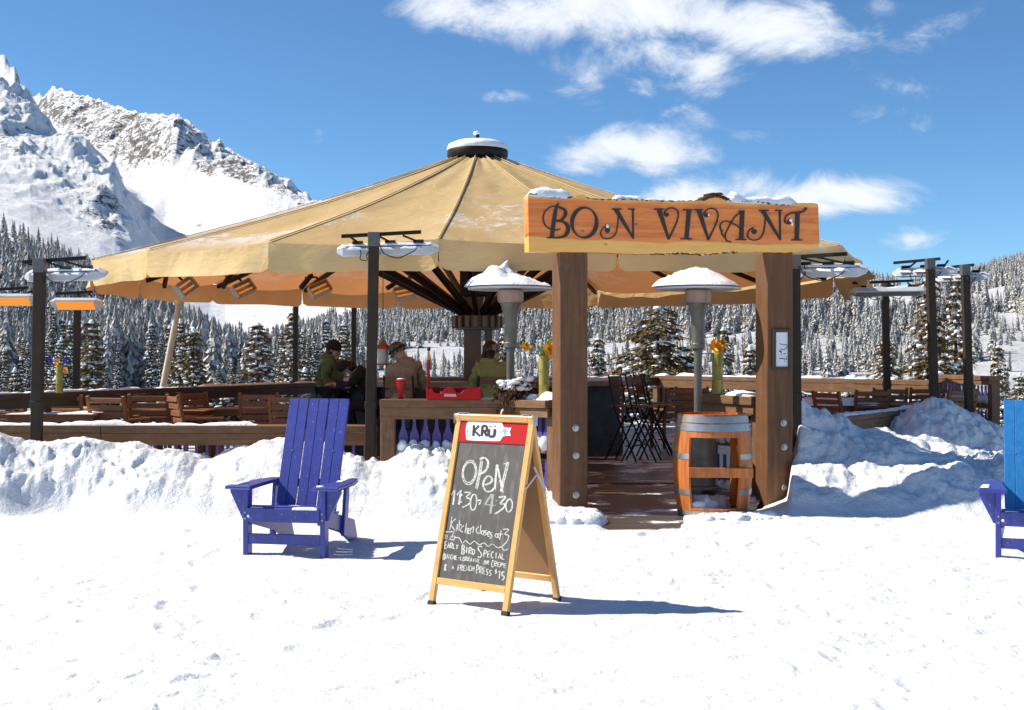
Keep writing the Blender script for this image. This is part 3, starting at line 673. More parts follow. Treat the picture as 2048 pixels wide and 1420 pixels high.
G3 = 'dense frosted spruces on the slope beyond the left rail'
for i in range(110):
    Y = rng.uniform(120, 300); px = rng.uniform(-60, 700) if i % 3 else rng.uniform(650, 2080)
    x = (px - 1024) / F * Y; z = tz(x, Y); Hh = rng.uniform(9, 17) if px < 700 else rng.uniform(4, 8)
    if 395 < px < 560: Hh *= .62
    tree(5 if i % 2 else 2, px, HY - (z + Hh - CH) / Y * F, Y, 'frosted spruce standing in the dense wood beyond the deck railing', G3, .8)

# ================================================================== DECK
DZ = .15
b = MB(); b.add([(-9.5, 14.75, DZ), (3.2, 14.75, DZ), (8.2, 16.4, DZ), (9.6, 27, DZ), (-2.8, 28.3, DZ), (-9.5, 15.6, DZ)], [tuple(range(6))])
b.add([(-9.5, 14.75, -.3), (.9, 14.75, -.3), (.9, 14.75, DZ), (-9.5, 14.75, DZ)], [(0, 1, 2, 3)])
tag(b.build('deck', MT['deck']), kind='structure')
b = MB(); b.add([(.55, 11.7, -.05), (1.9, 11.7, -.05), (2.05, 12.3, .008), (.5, 12.3, .008), (2.55, 13.2, .022), (.5, 13.2, .022), (3.05, 14.9, DZ + .004), (.5, 14.9, DZ + .004)], [(0, 1, 2, 3), (3, 2, 4, 5), (5, 4, 6, 7)]); tag(b.build('path', MT['deck']), kind='structure')

def snow_lump(mb, p0, p1, wd, ht, rn, seg=None, taper=True):
    """a mound of snow lying along p0-p1"""
    p0, p1 = Vector(p0), Vector(p1); d = p1 - p0; ln = d.length; d.normalize(); s = d.cross(Vector((0, 0, 1))).normalized(); n = seg or max(6, int(ln / .05)); P = []
    k0 = rn.uniform(0, 99)
    for i in range(n + 1):
        t = i / n; h = ht * (.75 + .8 * float(vnoise(np.array([k0 + t * ln * 4]), np.array([.5]), 3)[0]) + .5 * float(vnoise(np.array([k0 + t * ln * 13]), np.array([2.5]), 3)[0]))
        if taper: h *= min(1, 7 * t + .02, 7 * (1 - t) + .02)
        wl = wd * (1 + .35 * float(vnoise(np.array([k0 + t * ln * 6]), np.array([7.5]), 3)[0])); row = []
        for j in range(8):
            a = math.pi * j / 7; row.append(p0 + d * (ln * t) + s * (math.cos(a) * wl / 2) + Vector((0, 0, max(h, .004) * math.sin(a) ** .7 * (1 + rn.uniform(-.12, .12)) - (.012 if j in (0, 7) else 0))))
        P.append(row)
    mb.grid(P)
def snow_patches(mb, p0, p1, wd, ht, rn, cover=.6, step=.5):
    p0, p1 = Vector(p0), Vector(p1); d = (p1 - p0); ln = d.length; d.normalize(); t = rn.uniform(0, step)
    while t < ln - .1:
        l2 = rn.uniform(.15, step * 1.8)
        if rn.random() < cover: snow_lump(mb, p0 + d * t, p0 + d * min(t + l2, ln), wd * rn.uniform(.6, 1), ht * rn.uniform(.6, 1.3), rn)
        t += l2

# ================================================================== UMBRELLA
UX, UY, UR, ZE, ZT, NS = -.56, 20.5, 6.0, 2.98, 4.98, 18
TH0 = R(-2.7)
um = thing('pavilion_umbrella', 'huge tan canvas umbrella roof with snow capped hub spread over the deck bar', 'umbrella', (UX, UY, 0))
def rimv(i, r=UR):
    a = TH0 + i * 2 * math.pi / NS; return Vector((r * math.sin(a), -r * math.cos(a), 0))
LIFT = {2: .06, 3: .17, 4: .10}
lift = lambda i: LIFT.get(i % NS, 0)
b = MB(); r0 = .46; NR, NA = 26, 12
rc = random.Random(3)
for i in range(NS):
    A, B = rimv(i), rimv(i + 1); P = []; sg = rc.uniform(.05, .10)
    for q in range(NR + 1):
        t = r0 / UR + (1 - r0 / UR) * q / NR; row = []
        for k in range(NA + 1):
            s = k / NA; p = (A * (1 - s) + B * s) * t; u = abs(2 * s - 1)
            sag = sg * math.sin(math.pi * s) * t * (.4 + .6 * t) - .014 * max(0, 1 - min(s, 1 - s) * NA * .9)
            wr = .016 * math.sin(s * 9 + i * 2 + t * 5) * math.sin(t * 11 + i) * math.sin(math.pi * s)
            row.append((p.x, p.y, (lift(i) * (1 - s) + lift(i + 1) * s) * t * t + ZE + (ZT - ZE) * (1 - t) - .10 * math.sin(math.pi * t) - sag + wr))
        P.append(row)
    b.grid(P)
can = b.build('canopy', MT['canvas'], um, smooth=25)
sm = MB()
for i in range(NS):
    A = rimv(i); pts = []
    for q in range(9):
        t = r0 / UR + (1 - r0 / UR) * q / 8; pts.append((A.x * t, A.y * t, lift(i) * t * t + ZE + (ZT - ZE) * (1 - t) - .10 * math.sin(math.pi * t) + .03))
    sm.tube(pts, .008, 6)
sm.pieces('seam', MT['valance'], can, smooth=60)
for i in range(NS):
    A, B = rimv(i), rimv(i + 1); rv = random.Random(40 + i); P = []; wind = rv.uniform(-.05, .10); right = 2 <= i <= 4
    if right: wind = rv.uniform(.10, .3)
    for q in range(8):
        t = q / 7; row = []
        for k in range(25):
            s = k / 24; e = min(s, 1 - s); hgt = .36 * (.86 + .14 * min(1, e / .045)) + .010 * math.sin(s * 7 + i * 3)
            if right: hgt += .10 * math.sin(s * 5 + i)
            p = A * (1 - s) + B * s; sq = .012 * t * t; p = p * (1 + .006 + (wind * t * t * (math.sin(math.pi * s) if not right else .4 + .6 * abs(math.sin(s * 4 + i)))) / UR + .02 * t * math.sin(s * 17 + i * 2) / UR)
            ctr = (A + B) / 2; p = ctr + (p - ctr) * (1 - sq)
            sag = .05 * math.sin(math.pi * s) * (1 - t)
            row.append((p.x, p.y, lift(i) * (1 - s) + lift(i + 1) * s + ZE + .004 - .85 * sag - hgt * t))
        P.append(row)
    MB().grid(P).build('valance', MT['valance'], um, smooth=60)
# cap, column, ribs
b = MB(); b.lathe([(.47, ZT - .14), (.495, ZT - .10), (.495, ZT - .02), (.48, ZT + .02), (0, ZT + .03)], 36); b.tube([(0, 0, ZT + .02), (0, 0, ZT + .26)], .03, 8)
cap = b.build('top_cap', MT['frame'], um, smooth=40)
b = MB(); b.lathe([(.485, ZT - .01), (.50, ZT + .03), (.47, ZT + .09), (.34, ZT + .145), (.15, ZT + .175), (0, ZT + .18)], 36); b.ball((-.02, 0, ZT + .28), .04, 8, 6, (1.4, 1, .8), .25, rc)
b.build('cap_snow', MT['snow'], cap, smooth=180)
b = MB(); b.bx(-.22, .06, -.14, .14, DZ, 2.6); b.build('column', MT['column'], um, bevel=.012)
b = MB(); b.bx(.12, .24, -.06, .06, DZ, 2.6); b.build('guide_post', MT['column'], um, bevel=.01)
b = MB(); b.bx(-.28, .28, -.22, .22, 2.6, ZT - .02); b.build('mast', MT['frame'], um, bevel=.01)
b = MB(); b.lathe([(.28, 2.06), (.36, 2.06), (.36, 2.29), (.28, 2.29), (.28, 2.06)], 12)
for k in range(NS):
    a = TH0 + k * 2 * math.pi / NS; b.box((.39 * math.sin(a), -.39 * math.cos(a), 2.185), (.07, .06, .19), Matrix.Rotation(a, 3, 'Z'))
b.bx(-.36, .36, -.04, .04, 2.10, 2.27); b.bx(-.04, .04, -.36, .36, 2.11, 2.26); b.build('hub_ring', MT['column'], um, bevel=.008)
for i in range(NS):
    A = rimv(i); u = A.normalized(); f = lambda t, dz: Vector((A.x * t, A.y * t, lift(i) * t * t + ZE + (ZT - ZE) * (1 - t) - .10 * math.sin(math.pi * t) + dz))
    b = MB(); b.bar(f(.06, -.12), f(.5, -.075), .055, .08); b.bar(f(.5, -.0752), f(.985, -.07), .05, .075); b.build('rib', MT['frame'], um)
    b = MB(); b.bar((u.x * .27, u.y * .27, 2.33), f(.52, -.13), .07, .095); b.build('strut', MT['frame'], um)
# little heaters hung under the canopy
HZ = [(372, 574, 21.4, -28, 62, 'slim glowing box heater hanging under the left end of the umbrella'), (487, 577, 23.0, -24, 45, 'glowing box heater under the umbrella beside the dark rib, second from left'),
      (640, 578, 24.0, -24, 30, 'bright grilled box heater under the umbrella above the person in green'), (809, 585, 24.8, -12, 20, 'small glowing box heater under the umbrella left of the splayed struts')]
for (px, py, Y, tl, yaw, lab) in HZ:
    p = pix(px, py, Y); t = thing('ceiling_heater', lab, 'heater', p, 0, 'box heaters hung under the umbrella')
    Mx = Matrix.Rotation(R(yaw), 3, 'Z') @ Matrix.Rotation(R(tl), 3, 'Y') @ Matrix.Rotation(R(-28), 3, 'X')
    b = MB()
    for (c, s) in (((0, .06, 0), (.40, .02, .24)), ((0, 0, .12), (.40, .12, .015)), ((0, 0, -.12), (.40, .12, .015)), ((.2, 0, 0), (.015, .12, .24)), ((-.2, 0, 0), (.015, .12, .24))): b.box(Mx @ Vector(c), s, Mx)
    b.build('housing', MT['steel'], t)
    b = MB()
    for zz in (-.05, .05): b.tube([Mx @ Vector((-.17, .01, zz)), Mx @ Vector((.17, .01, zz))], .02, 8)
    b.pieces('heating_element', MT['glow'], t, smooth=60)
    b = MB()
    for k in range(7): b.bar(Mx @ Vector((-.18 + k * .06, -.058, -.12)), Mx @ Vector((-.18 + k * .06, -.058, .12)), .006, .006, (0, 1, 0))
    b.build('grille', MT['steel'], t)
    b = MB(); b.tube([Mx @ Vector((.1, .07, .1)), Mx @ Vector((.12, .12, .3)), Mx @ Vector((-.05, .2, .42))], .022, 6); b.bar(Mx @ Vector((-.28, .1, .22)), Mx @ Vector((.1, .2, .42)), .06, .08); b.build('bracket', MT['frame'], t)

# ================================================================== POLE HEATERS
def pole_heater(pxt, yt, pxb, zb, Y, lab, yaw=0, wid=.1, hl=1.0, side=1, lit=False, hx=0, down=28, pitch=0):
    top = pix(pxt, yt, Y); zt = top.z; xb = (pxb - 1024) / F * Y
    t = thing('pole_heater', lab, 'heater', (xb, Y, 0), 0, 'bar heaters on tall brown poles around the deck')
    dx = top.x - xb
    b = MB(); b.bar((0, 0, zb - .3), (dx, 0, zt), wid, wid); kx = lambda z: dx * (z - zb + .3) / (zt - zb + .3)
    b.bar((kx(zb + .94), 0, zb + .94), (kx(zb + 1.03), 0, zb + 1.03), wid * 1.14, wid * 1.14); b.build('pole', MT['pole'], t, bevel=.006)
    o = Vector((dx, 0, zt)); Rz = Matrix.Rotation(R(yaw), 3, 'Z'); E = lambda x, y, z: o + Rz @ Vector((x, y, z))
    b = MB(); b.box(o + Vector((0, 0, -.05)), (wid * 1.12, wid * 1.12, .16)); b.build('bracket', MT['bracket'], t, bevel=.004)
    b = MB(); b.bar(E(-hl * .45 + hx, side * .05, -.0 + pitch * -.4), E(hl * .45 + hx, side * .05, .03 + pitch * .4), .045, .04); b.build('cross_bar', MT['frame'], t)
    Rx = Rz @ Matrix.Rotation(R(down if side > 0 else -down), 3, 'X') @ Matrix.Rotation(-pitch, 3, 'Y'); c = E(hx + .06, side * .17, -.13)
    Q = lambda x, y, z: c + Rx @ Vector((x, y, z))
    prof = [(-.10, -.055), (.10, -.055), (.105, -.038), (.06, .04), (-.06, .04), (-.105, -.038)]
    b = MB(); n = len(prof); L2 = hl / 2
    vs = [Q(-L2, y, z) for y, z in prof] + [Q(L2, y, z) for y, z in prof] + [Q(-L2 - .07, y * .55, z * .4 - .01) for y, z in prof] + [Q(L2 + .09, y * .55, z * .4 - .01) for y, z in prof]
    fs = [(i, (i + 1) % n, (i + 1) % n + n, i + n) for i in range(n)] + [(i + 2 * n, (i + 1) % n + 2 * n, (i + 1) % n, i) for i in range(n)] + [(i + n, (i + 1) % n + n, (i + 1) % n + 3 * n, i + 3 * n) for i in range(n)]
    fs += [tuple(range(3 * n - 1, 2 * n - 1, -1)), tuple(range(3 * n, 4 * n))]
    b.add(vs, fs); hd = b.build('heater_housing', MT['lamp_metal'], t)
    b = MB(); b.add([Q(-L2 * .93, -.085, -.058), Q(L2 * .93, -.085, -.058), Q(L2 * .93, .085, -.058), Q(-L2 * .93, .085, -.058)], [(0, 1, 2, 3)])
    for k in (-.04, .04): b.tube([Q(-L2 * .9, k, -.07), Q(L2 * .9, k, -.07)], .012, 6)
    b.build('heating_element', MT['glow'] if lit else MT['steel'], hd)
    b = MB()
    for k in (-.33, .04, .36): b.box(Q(k * hl, -side * .02, .075), (.12, .05, .035), Rx); b.bar(Q(k * hl + .03, 0, .05), E(k * hl * .9, side * .05, 0), .02, .02)
    b.pieces('clamp', MT['frame'], t)
    b = MB(); rn = random.Random(int(pxt)); lp = .22
    for q0, q1, dp in ((Q(-.33 * hl, -.05, .07), E(-.02, -.05 * side, -.08), .20), (Q(.36 * hl, -.05, .07), E(.04, -.05 * side, -.1), .17)):
        b.tube([q0 + (q1 - q0) * (i / 14) + Vector((.02 * math.sin(i), -.04 * math.sin(math.pi * i / 14) * side, -dp * math.sin(math.pi * i / 14) ** .8 if 0 < i < 14 else 0)) for i in range(15)], .0065, 5)
    b.pieces('cable', MT['cable'], t, smooth=60)
    b = MB(); snow_lump(b, Q(-L2 * .98, 0, .036), Q(L2 * .98, 0, .036), .14, .028, rn)
    for k in range(3): snow_lump(b, Q(-L2 * .9 + k * .3 * hl, -side * .06, .02), Q(-L2 * .9 + k * .3 * hl + .25 * hl, -side * .06, .01), .09, .03, rn)
    b.pieces('snow', MT['snow'], t, smooth=180); return t
pole_heater(748, 470, 738, .1, 14.2, 'brown heater pole rising beside the left end of the snack counter, left of the chalkboard', 3, .113, 1.0, 1, hx=.08, pitch=.03)
pole_heater(80, 522, 70, .1, 14.3, 'brown heater pole nearest the left edge, its snowy white bar heater on top', -4, .112, .79, 1, hx=.16, pitch=.02)
pole_heater(155, 588, 151, .2, 18.0, 'thin pole behind the left rail with an orange lit bar heater', 4, .085, .56, -1, True, hx=-.03, down=38)
pole_heater(71, 580, 70, .2, 18.0, 'pole hidden behind the leftmost pole with an orange lit bar heater reaching the left edge', 4, .085, .5, -1, True, hx=-.31, down=38)
pole_heater(592, 560, 590, -1, 27.6, 'thin dark pole behind the umbrella, left of the person in green', 10, .105, .9, 1)
pole_heater(708, 560, 707, -1, 28.2, 'thin dark pole between the person in green and the near pole', 10, .105, .9, 1)
pole_heater(1590, 515, 1594, .2, 13.95, 'dark pole standing close behind the right gate post', -30, .1, .7, 1, hx=.25, pitch=-.02)
pole_heater(1770, 566, 1777, .2, 20.0, 'thin pole at the far right rail with a flat snow covered bar heater', -3, .1, 1.05, -1, hx=-.05, down=15, pitch=.01)
pole_heater(1860, 522, 1873, .2, 18.7, 'dark heater pole rising behind the right snow heap, its head seen end on', -38, .112, .78, 1, hx=-.22, down=20)
pole_heater(1930, 534, 1942, .2, 19.2, 'rightmost dark heater pole standing by the violet corner panel', -42, .112, .66, 1, hx=-.18, down=20)

# ================================================================== PATIO HEATERS
def patio_heater(px, Y, lab, lop):
    x = (px - 1024) / F * Y; z0 = DZ; zr = CH - (576 - HY) / F * Y; t = thing('patio_heater', lab, 'patio heater', (x, Y, z0), 0, 'mushroom patio heaters under snow'); h = zr - z0
    rn = random.Random(px); t.scale = (Y / 13.95, Y / 13.95, 1)
    b = MB(); b.lathe([(0, h - .005), (.47, h - .02), (.475, h), (.3, h + .05), (.1, h + .08), (0, h + .085)], 32); b.build('reflector', MT['lamp_metal'], t, smooth=40)
    b = MB(); b.lathe([(0, h - .17), (.13, h - .17), (.145, h - .14), (.145, h - .03), (.12, h - .012)], 24); b.build('burner', MT['burner'], t, smooth=40)
    b = MB(); b.lathe([(.12, h - .172), (.10, h - .22), (.075, h - .34), (.07, h - .62), (.078, h - .63), (.078, h - .68), (.045, h - .70), (.045, .5)], 16); b.build('pole', MT['heater_metal'], t, smooth=35)
    b = MB(); b.lathe([(.0, .72), (.16, .72), (.2, .68), (.2, .04), (.23, .03), (.23, 0)], 20); b.build('base', MT['heater_metal'], t, smooth=35)
    b = MB(); P = []; nr, na = 12, 40
    for i in range(nr + 1):
        r = .485 * i / nr; row = []
        for k in range(na + 1):
            a = 2 * math.pi * (k % na) / na; q = i / nr; nzv = float(fbm(np.array([3 * q * math.cos(a) + px]), np.array([3 * q * math.sin(a)]), 4, 7)[0])
            hh = (.135 * (1 - q) + .075 * (1 - q ** 6) * (1 - lop * .65 * math.cos(a))) + .07 * nzv * 1.3 * (1 - q ** 5) + .06 * max(0, .11 - q) - (.0 if i < nr else .0)
            rr = r * (1 + .035 * float(vnoise(np.array([4 * math.cos(a)]), np.array([4 * math.sin(a)]), 5)[0]))
            row.append((rr * math.cos(a) - .03, rr * math.sin(a), h + .01 + max(hh, .004)))
        P.append(row)
    b.grid(P); b.build('snow', MT['snow'], t, smooth=180)
patio_heater(1021, 14.42, 'patio heater left of the left gate post, heaped with lopsided snow', 1.0)
patio_heater(1396, 14.2, 'patio heater standing framed between the gate posts above the barrel', .4)

# ================================================================== ENTRANCE ARCH
AR = R(14); ax_ = Vector((math.cos(AR), math.sin(AR), 0)); an = Vector((math.sin(AR), -math.cos(AR), 0))      # along, and front normal
pL = Vector((.603, 13.15, 0)); pR = pL + ax_ * 2.318
arch = thing('entrance_arch', 'timber gate of two bolted posts carrying a live edge slab lettered BON VIVANT', 'gate', pL, AR)
Mi = Matrix.Rotation(-AR, 3, 'Z'); loc = lambda p: Mi @ (Vector(p) - pL)
zb1 = 2.755
for k, (x, bl) in enumerate(((0, ((1151, 856), (1152, 911), (1152, 990))), (2.318, ((1567, 846), (1568, 894), (1569, 975))))):
    b = MB(); b.bx(x - .15, x + .15, -.15, .15, -.4, zb1); po = b.build('post', MT['post_z'], arch, bevel=.008)
    for (px, py) in bl:
        p = loc(ray_plane(px, py, pL + an * .15, an)); M0 = Matrix.Rotation(R(90), 3, 'X'); b = MB()
        b.add([p + M0 @ Vector((r * math.cos(a), r * math.sin(a), z)) for (r, z) in ((.036, .001), (.036, .006), (.022, .008), (.02, .024)) for a in [i * math.pi / 8 for i in range(16)]],
              [(q * 16 + i, q * 16 + (i + 1) % 16, (q + 1) * 16 + (i + 1) % 16, (q + 1) * 16 + i) for q in range(3) for i in range(16)] + [tuple(48 + i for i in range(16))])
        b.build('bolt', MT['steel'], po)
# slab: outline traced on its own front plane, real thickness
fp = pL + an * .19
to = lambda px, py: loc(ray_plane(px, py, fp, an))
Z7 = lambda x, y: (1030 + x / 3.2508, 360 + y / 3.2508)
top_e = [(85, 97), (105, 92), (150, 103), (200, 112), (280, 120), (340, 121), (376, 110), (400, 100), (440, 92), (462, 112), (480, 122), (560, 127), (640, 127), (760, 129), (860, 132), (960, 136), (1060, 138), (1150, 135), (1235, 134), (1262, 118), (1300, 112), (1350, 118), (1380, 138), (1460, 143), (1540, 138), (1620, 148), (1700, 160), (1780, 160), (1840, 150), (1905, 148), (1960, 150), (1972, 165)]
bot_e = [(1980, 420), (1975, 440), (1900, 455), (1830, 468), (1760, 472), (1650, 468), (1560, 466), (1450, 467), (1350, 472), (1240, 480), (1180, 477), (1100, 474), (1000, 474), (900, 478), (800, 482), (700, 478), (600, 470), (480, 470), (300, 468), (90, 466)]
def dense(pts, k=3, am=1.2, seed=0):
    rn = random.Random(seed); o_ = []
    for (a, c), (d, e) in zip(pts[:-1], pts[1:]):
        for i in range(k): t = i / k; o_.append((a + (d - a) * t + rn.uniform(-am, am), c + (e - c) * t + rn.uniform(-am, am)))
    return o_ + [pts[-1]]
ol = [to(*Z7(*q)) for q in dense(top_e, 4, 1.8, 1) + dense(bot_e, 4, 1.5, 2)]
b = MB(); n = len(ol); rn = random.Random(5)
vs = [Vector(p) for p in ol] + [Vector((p.x, p.y + .17, p.z + rn.uniform(-.006, .006))) for p in ol]
b.add(vs, [tuple(range(n)), tuple(range(2 * n - 1, n - 1, -1))] + [(i, i + n, (i + 1) % n + n, (i + 1) % n) for i in range(n)])
slab0 = min(p.z for p in ol)
vs2 = b.v; sb = MB(); sb.v = [(x, y, z - slab0) for x, y, z in vs2]; sb.f = b.f; sb.m = b.m
slab = sb.build('sign_board', MT['slab'], arch, bevel=.006); slab.location = (0, 0, slab0)
tos = lambda px, py: to(px, py) - Vector((0, 0, slab0))
# bark along the live edges
b = MB(); rn = random.Random(9)
def bark_run(run, size, nn, up):
    pts = dense(run, 10, 0)
    for q in pts:
        for _ in range(nn):
            p = tos(*Z7(q[0] + rn.uniform(-4, 4), q[1] + rn.uniform(-3, 3))); b.ball((p.x, p.y + rn.uniform(.0, .16), p.z + up), size * rn.uniform(.5, 1.3), 5, 4, (1.7, 1.2, .6), .35, rn)
bark_run(top_e[1:7], .016, 3, .004); bark_run(top_e[9:18], .012, 3, .0); bark_run(top_e[18:23], .022, 5, .016); bark_run(top_e[22:28], .012, 3, 0); bark_run(bot_e[7:14], .010, 2, .0)
bark_run([(1262, 114), (1300, 104), (1340, 112)], .018, 6, .03)
b.build('bark', MT['bark'], slab, smooth=180)
b = MB(); rn = random.Random(12)
def sl(x0, y0, x1, y1, wd, ht):
    p, q = tos(*Z7(x0, y0)), tos(*Z7(x1, y1)); snow_lump(b, (p.x, p.y + .09, p.z), (q.x, q.y + .09, q.z), wd, ht, rn)
sl(88, 98, 385, 118, .19, .125); sl(640, 127, 850, 132, .16, .075); sl(1372, 138, 1850, 158, .19, .15); sl(840, 130, 1000, 136, .12, .03)
for (x, y, r) in ((598, 300, .017), (1256, 226, .012), (1790, 262, .02), (1800, 285, .015)):
    p = tos(*Z7(x, y)); b.ball((p.x, p.y - .01, p.z), r, 8, 6, (1, .9, 1.3), .2, rn)
b.pieces('snow', MT['snow'], slab, smooth=180)
# lettering, each stroke with its own swelling width
def smoothpts(pts, k=6):
    P = [pts[0]] + list(pts) + [pts[-1]]; o_ = []
    for i in range(1, len(P) - 2):
        for j in range(k):
            t = j / k; p0, p1, p2, p3 = P[i - 1], P[i], P[i + 1], P[i + 2]
            o_.append(tuple(.5 * (2 * p1[d] + (p2[d] - p0[d]) * t + (2 * p0[d] - 5 * p1[d] + 4 * p2[d] - p3[d]) * t * t + (3 * p1[d] - p0[d] - 3 * p2[d] + p3[d]) * t ** 3) for d in range(2)))
    return o_ + [pts[-1]]
def wlist(ws, n): return list(np.interp(np.linspace(0, 1, n), np.linspace(0, 1, len(ws)), ws))
def ell(cx, cy, rx, ry, a0=0, a1=360, n=40, tilt=0):
    o_ = []
    for i in range(n + 1):
        a = R(a0 + (a1 - a0) * i / n); x, y = rx * math.cos(a), ry * math.sin(a); c_, s_ = math.cos(R(tilt)), math.sin(R(tilt)); o_.append((cx + x * c_ - y * s_, cy + x * s_ + y * c_))
    return o_
def place7(x, y, d):
    p = tos(*Z7(x, y)); return Vector((p.x, p.y - .001 - d, p.z))
def letter(strokes, balls=(), name='letter'):
    b = MB()
    for pts, ws, sm_ in strokes:
        q = smoothpts(pts) if sm_ else pts
        b.ribbon(q, wlist(ws, len(q)), place7, .012 + .0004 * (len(b.f) % 7))
    for (x, y, r) in balls: b.ribbon([(x - r, y), (x - r * .5, y), (x, y), (x + r * .5, y), (x + r, y)], [r * .3, r * 1.7, r * 2, r * 1.7, r * .3], place7, .0131)
    b.build(name, MT['black_letter'], slab)
TH = 25
letter([([(284, 148), (268, 180), (258, 230), (248, 300), (238, 376)], [4, 16, TH, TH, TH], 1), ([(208, 376), (240, 377)], [8, 8], 0), ([(330, 200), (290, 176), (240, 174), (198, 203), (182, 248), (198, 298), (236, 322), (272, 326), (294, 318)], [6, 7, 7, 7, 7, 7, 7, 7, 5], 1),
        ([(285, 182), (318, 192), (328, 222), (308, 255), (268, 268)], [8, 16, 22, 14, 7], 1), ([(268, 268), (312, 272), (342, 302), (338, 345), (306, 372), (236, 377)], [7, 14, 25, 25, 14, 8], 1)], name='letter')
e = ell(450, 278, 80, 97, 0, 360, 56, 4); letter([(e, [8 + 17 * abs(math.cos(R(i * 360 / 56 - 25))) ** 1.6 for i in range(57)], 0)])
def Nn(dx, dy):
    return [([(x + dx, y + dy) for x, y in q], w_, s) for q, w_, s in [([(595, 302), (570, 316), (556, 345), (566, 372), (596, 383), (632, 374), (656, 342), (667, 290), (670, 235), (666, 192)], [7] * 10, 1), ([(655, 192), (770, 382)], [28, 10], 0), ([(765, 190), (768, 382)], [11, 9], 0), ([(630, 190), (692, 190)], [8, 8], 0), ([(735, 190), (780, 190)], [8, 8], 0)]]
letter(Nn(0, 0), [(600, 328, 17)]); letter(Nn(955, 9), [(1553, 336, 17)])
def Vv(dx, dy): return [([(x + dx, y + dy) for x, y in q], w_, s) for q, w_, s in [([(936, 192), (998, 386)], [30, 12], 0), ([(904, 190), (962, 190)], [8, 8], 0), ([(998, 386), (1030, 320), (1054, 262), (1060, 218), (1044, 190), (1010, 182), (982, 196), (970, 220), (984, 238)], [10, 8, 7, 7, 7, 7, 7, 8, 9], 1)]]
letter(Vv(0, 0), [(986, 226, 13)]); letter(Vv(258, 4), [(1246, 230, 13)])
letter([([(1130, 197), (1114, 382)], [27, 25], 0), ([(1092, 195), (1152, 195)], [8, 8], 0), ([(1076, 383), (1150, 384)], [8, 8], 0)])
letter([([(1476, 205), (1470, 388)], [27, 27], 0), ([(1434, 388), (1502, 389)], [8, 8], 0), ([(1452, 203), (1492, 203)], [7, 7], 0), ([(1472, 205), (1424, 246), (1388, 308), (1366, 358), (1374, 394), (1402, 404)], [8, 7, 7, 7, 8, 7], 1), ([(1352, 334), (1336, 322), (1332, 298), (1348, 274), (1384, 270), (1432, 292), (1470, 322)], [7] * 7, 1), ([(1334, 305), (1344, 350), (1370, 384)], [6, 7, 7], 1)])
letter([([(1836, 210), (1830, 390)], [27, 27], 0), ([(1796, 391), (1866, 391)], [8, 8], 0), ([(1893, 182), (1872, 205), (1836, 212), (1794, 216), (1762, 236), (1752, 266), (1768, 286), (1790, 282)], [16, 12, 11, 10, 8, 7, 7, 8], 1)], [(1782, 270, 14)])

# framed notice hung on the right post
nf = thing('framed_notice', 'dark framed white paper notice hung on the right gate post', 'notice', pR + an * .152 + Vector((0, 0, 1.65)), AR)
org = nf.location; nl = lambda px, py: Mi @ (ray_plane(px, py, pR + an * .152, an) - org)
q = [nl(1544, 658), nl(1580.5, 657), nl(1580.5, 740), nl(1544, 741)]; x0, x1, z1, z0 = q[0].x, q[1].x, q[0].z, q[2].z
b = MB(); f = .035
for (a, c, d, e_) in ((x0, x0 + f, z0, z1), (x1 - f, x1, z0, z1), (x0 + f, x1 - f, z0, z0 + f), (x0 + f, x1 - f, z1 - f, z1)): b.bx(a, c, -.03, -.001, d, e_)
b.build('frame', MT['dark_z'], nf, bevel=.003)
p0, p1 = nl(1551, 665), nl(1577, 736); b = MB(); b.bx(x0 + f, x1 - f, -.012, -.002, z0 + f, z1 - f); b.build('paper', MT['white'], nf)
ZN = lambda x, y: (1530 + x / 11.84, 640 + y / 11.84)
def placeN(x, y, d): p = nl(*ZN(x, y)); return Vector((p.x, -.0125 - d, p.z))
b = MB()
for pts, w_ in (([(330, 555), (370, 575), (430, 580), (490, 585), (510, 610), (490, 660), (450, 695), (390, 700), (350, 680)], 16), ([(325, 745), (355, 735), (375, 770)], 34), ([(360, 770), (385, 830)], 14), ([(430, 800), (480, 800)], 20), ([(330, 905), (400, 915), (500, 930)], 22), ([(495, 860), (500, 940)], 12), ([(450, 960), (465, 1000)], 14)):
    pp = smoothpts(pts) if len(pts) > 2 else pts; b.ribbon(pp, w_, placeN, .001)
b.build('writing', MT['ink'], nf)

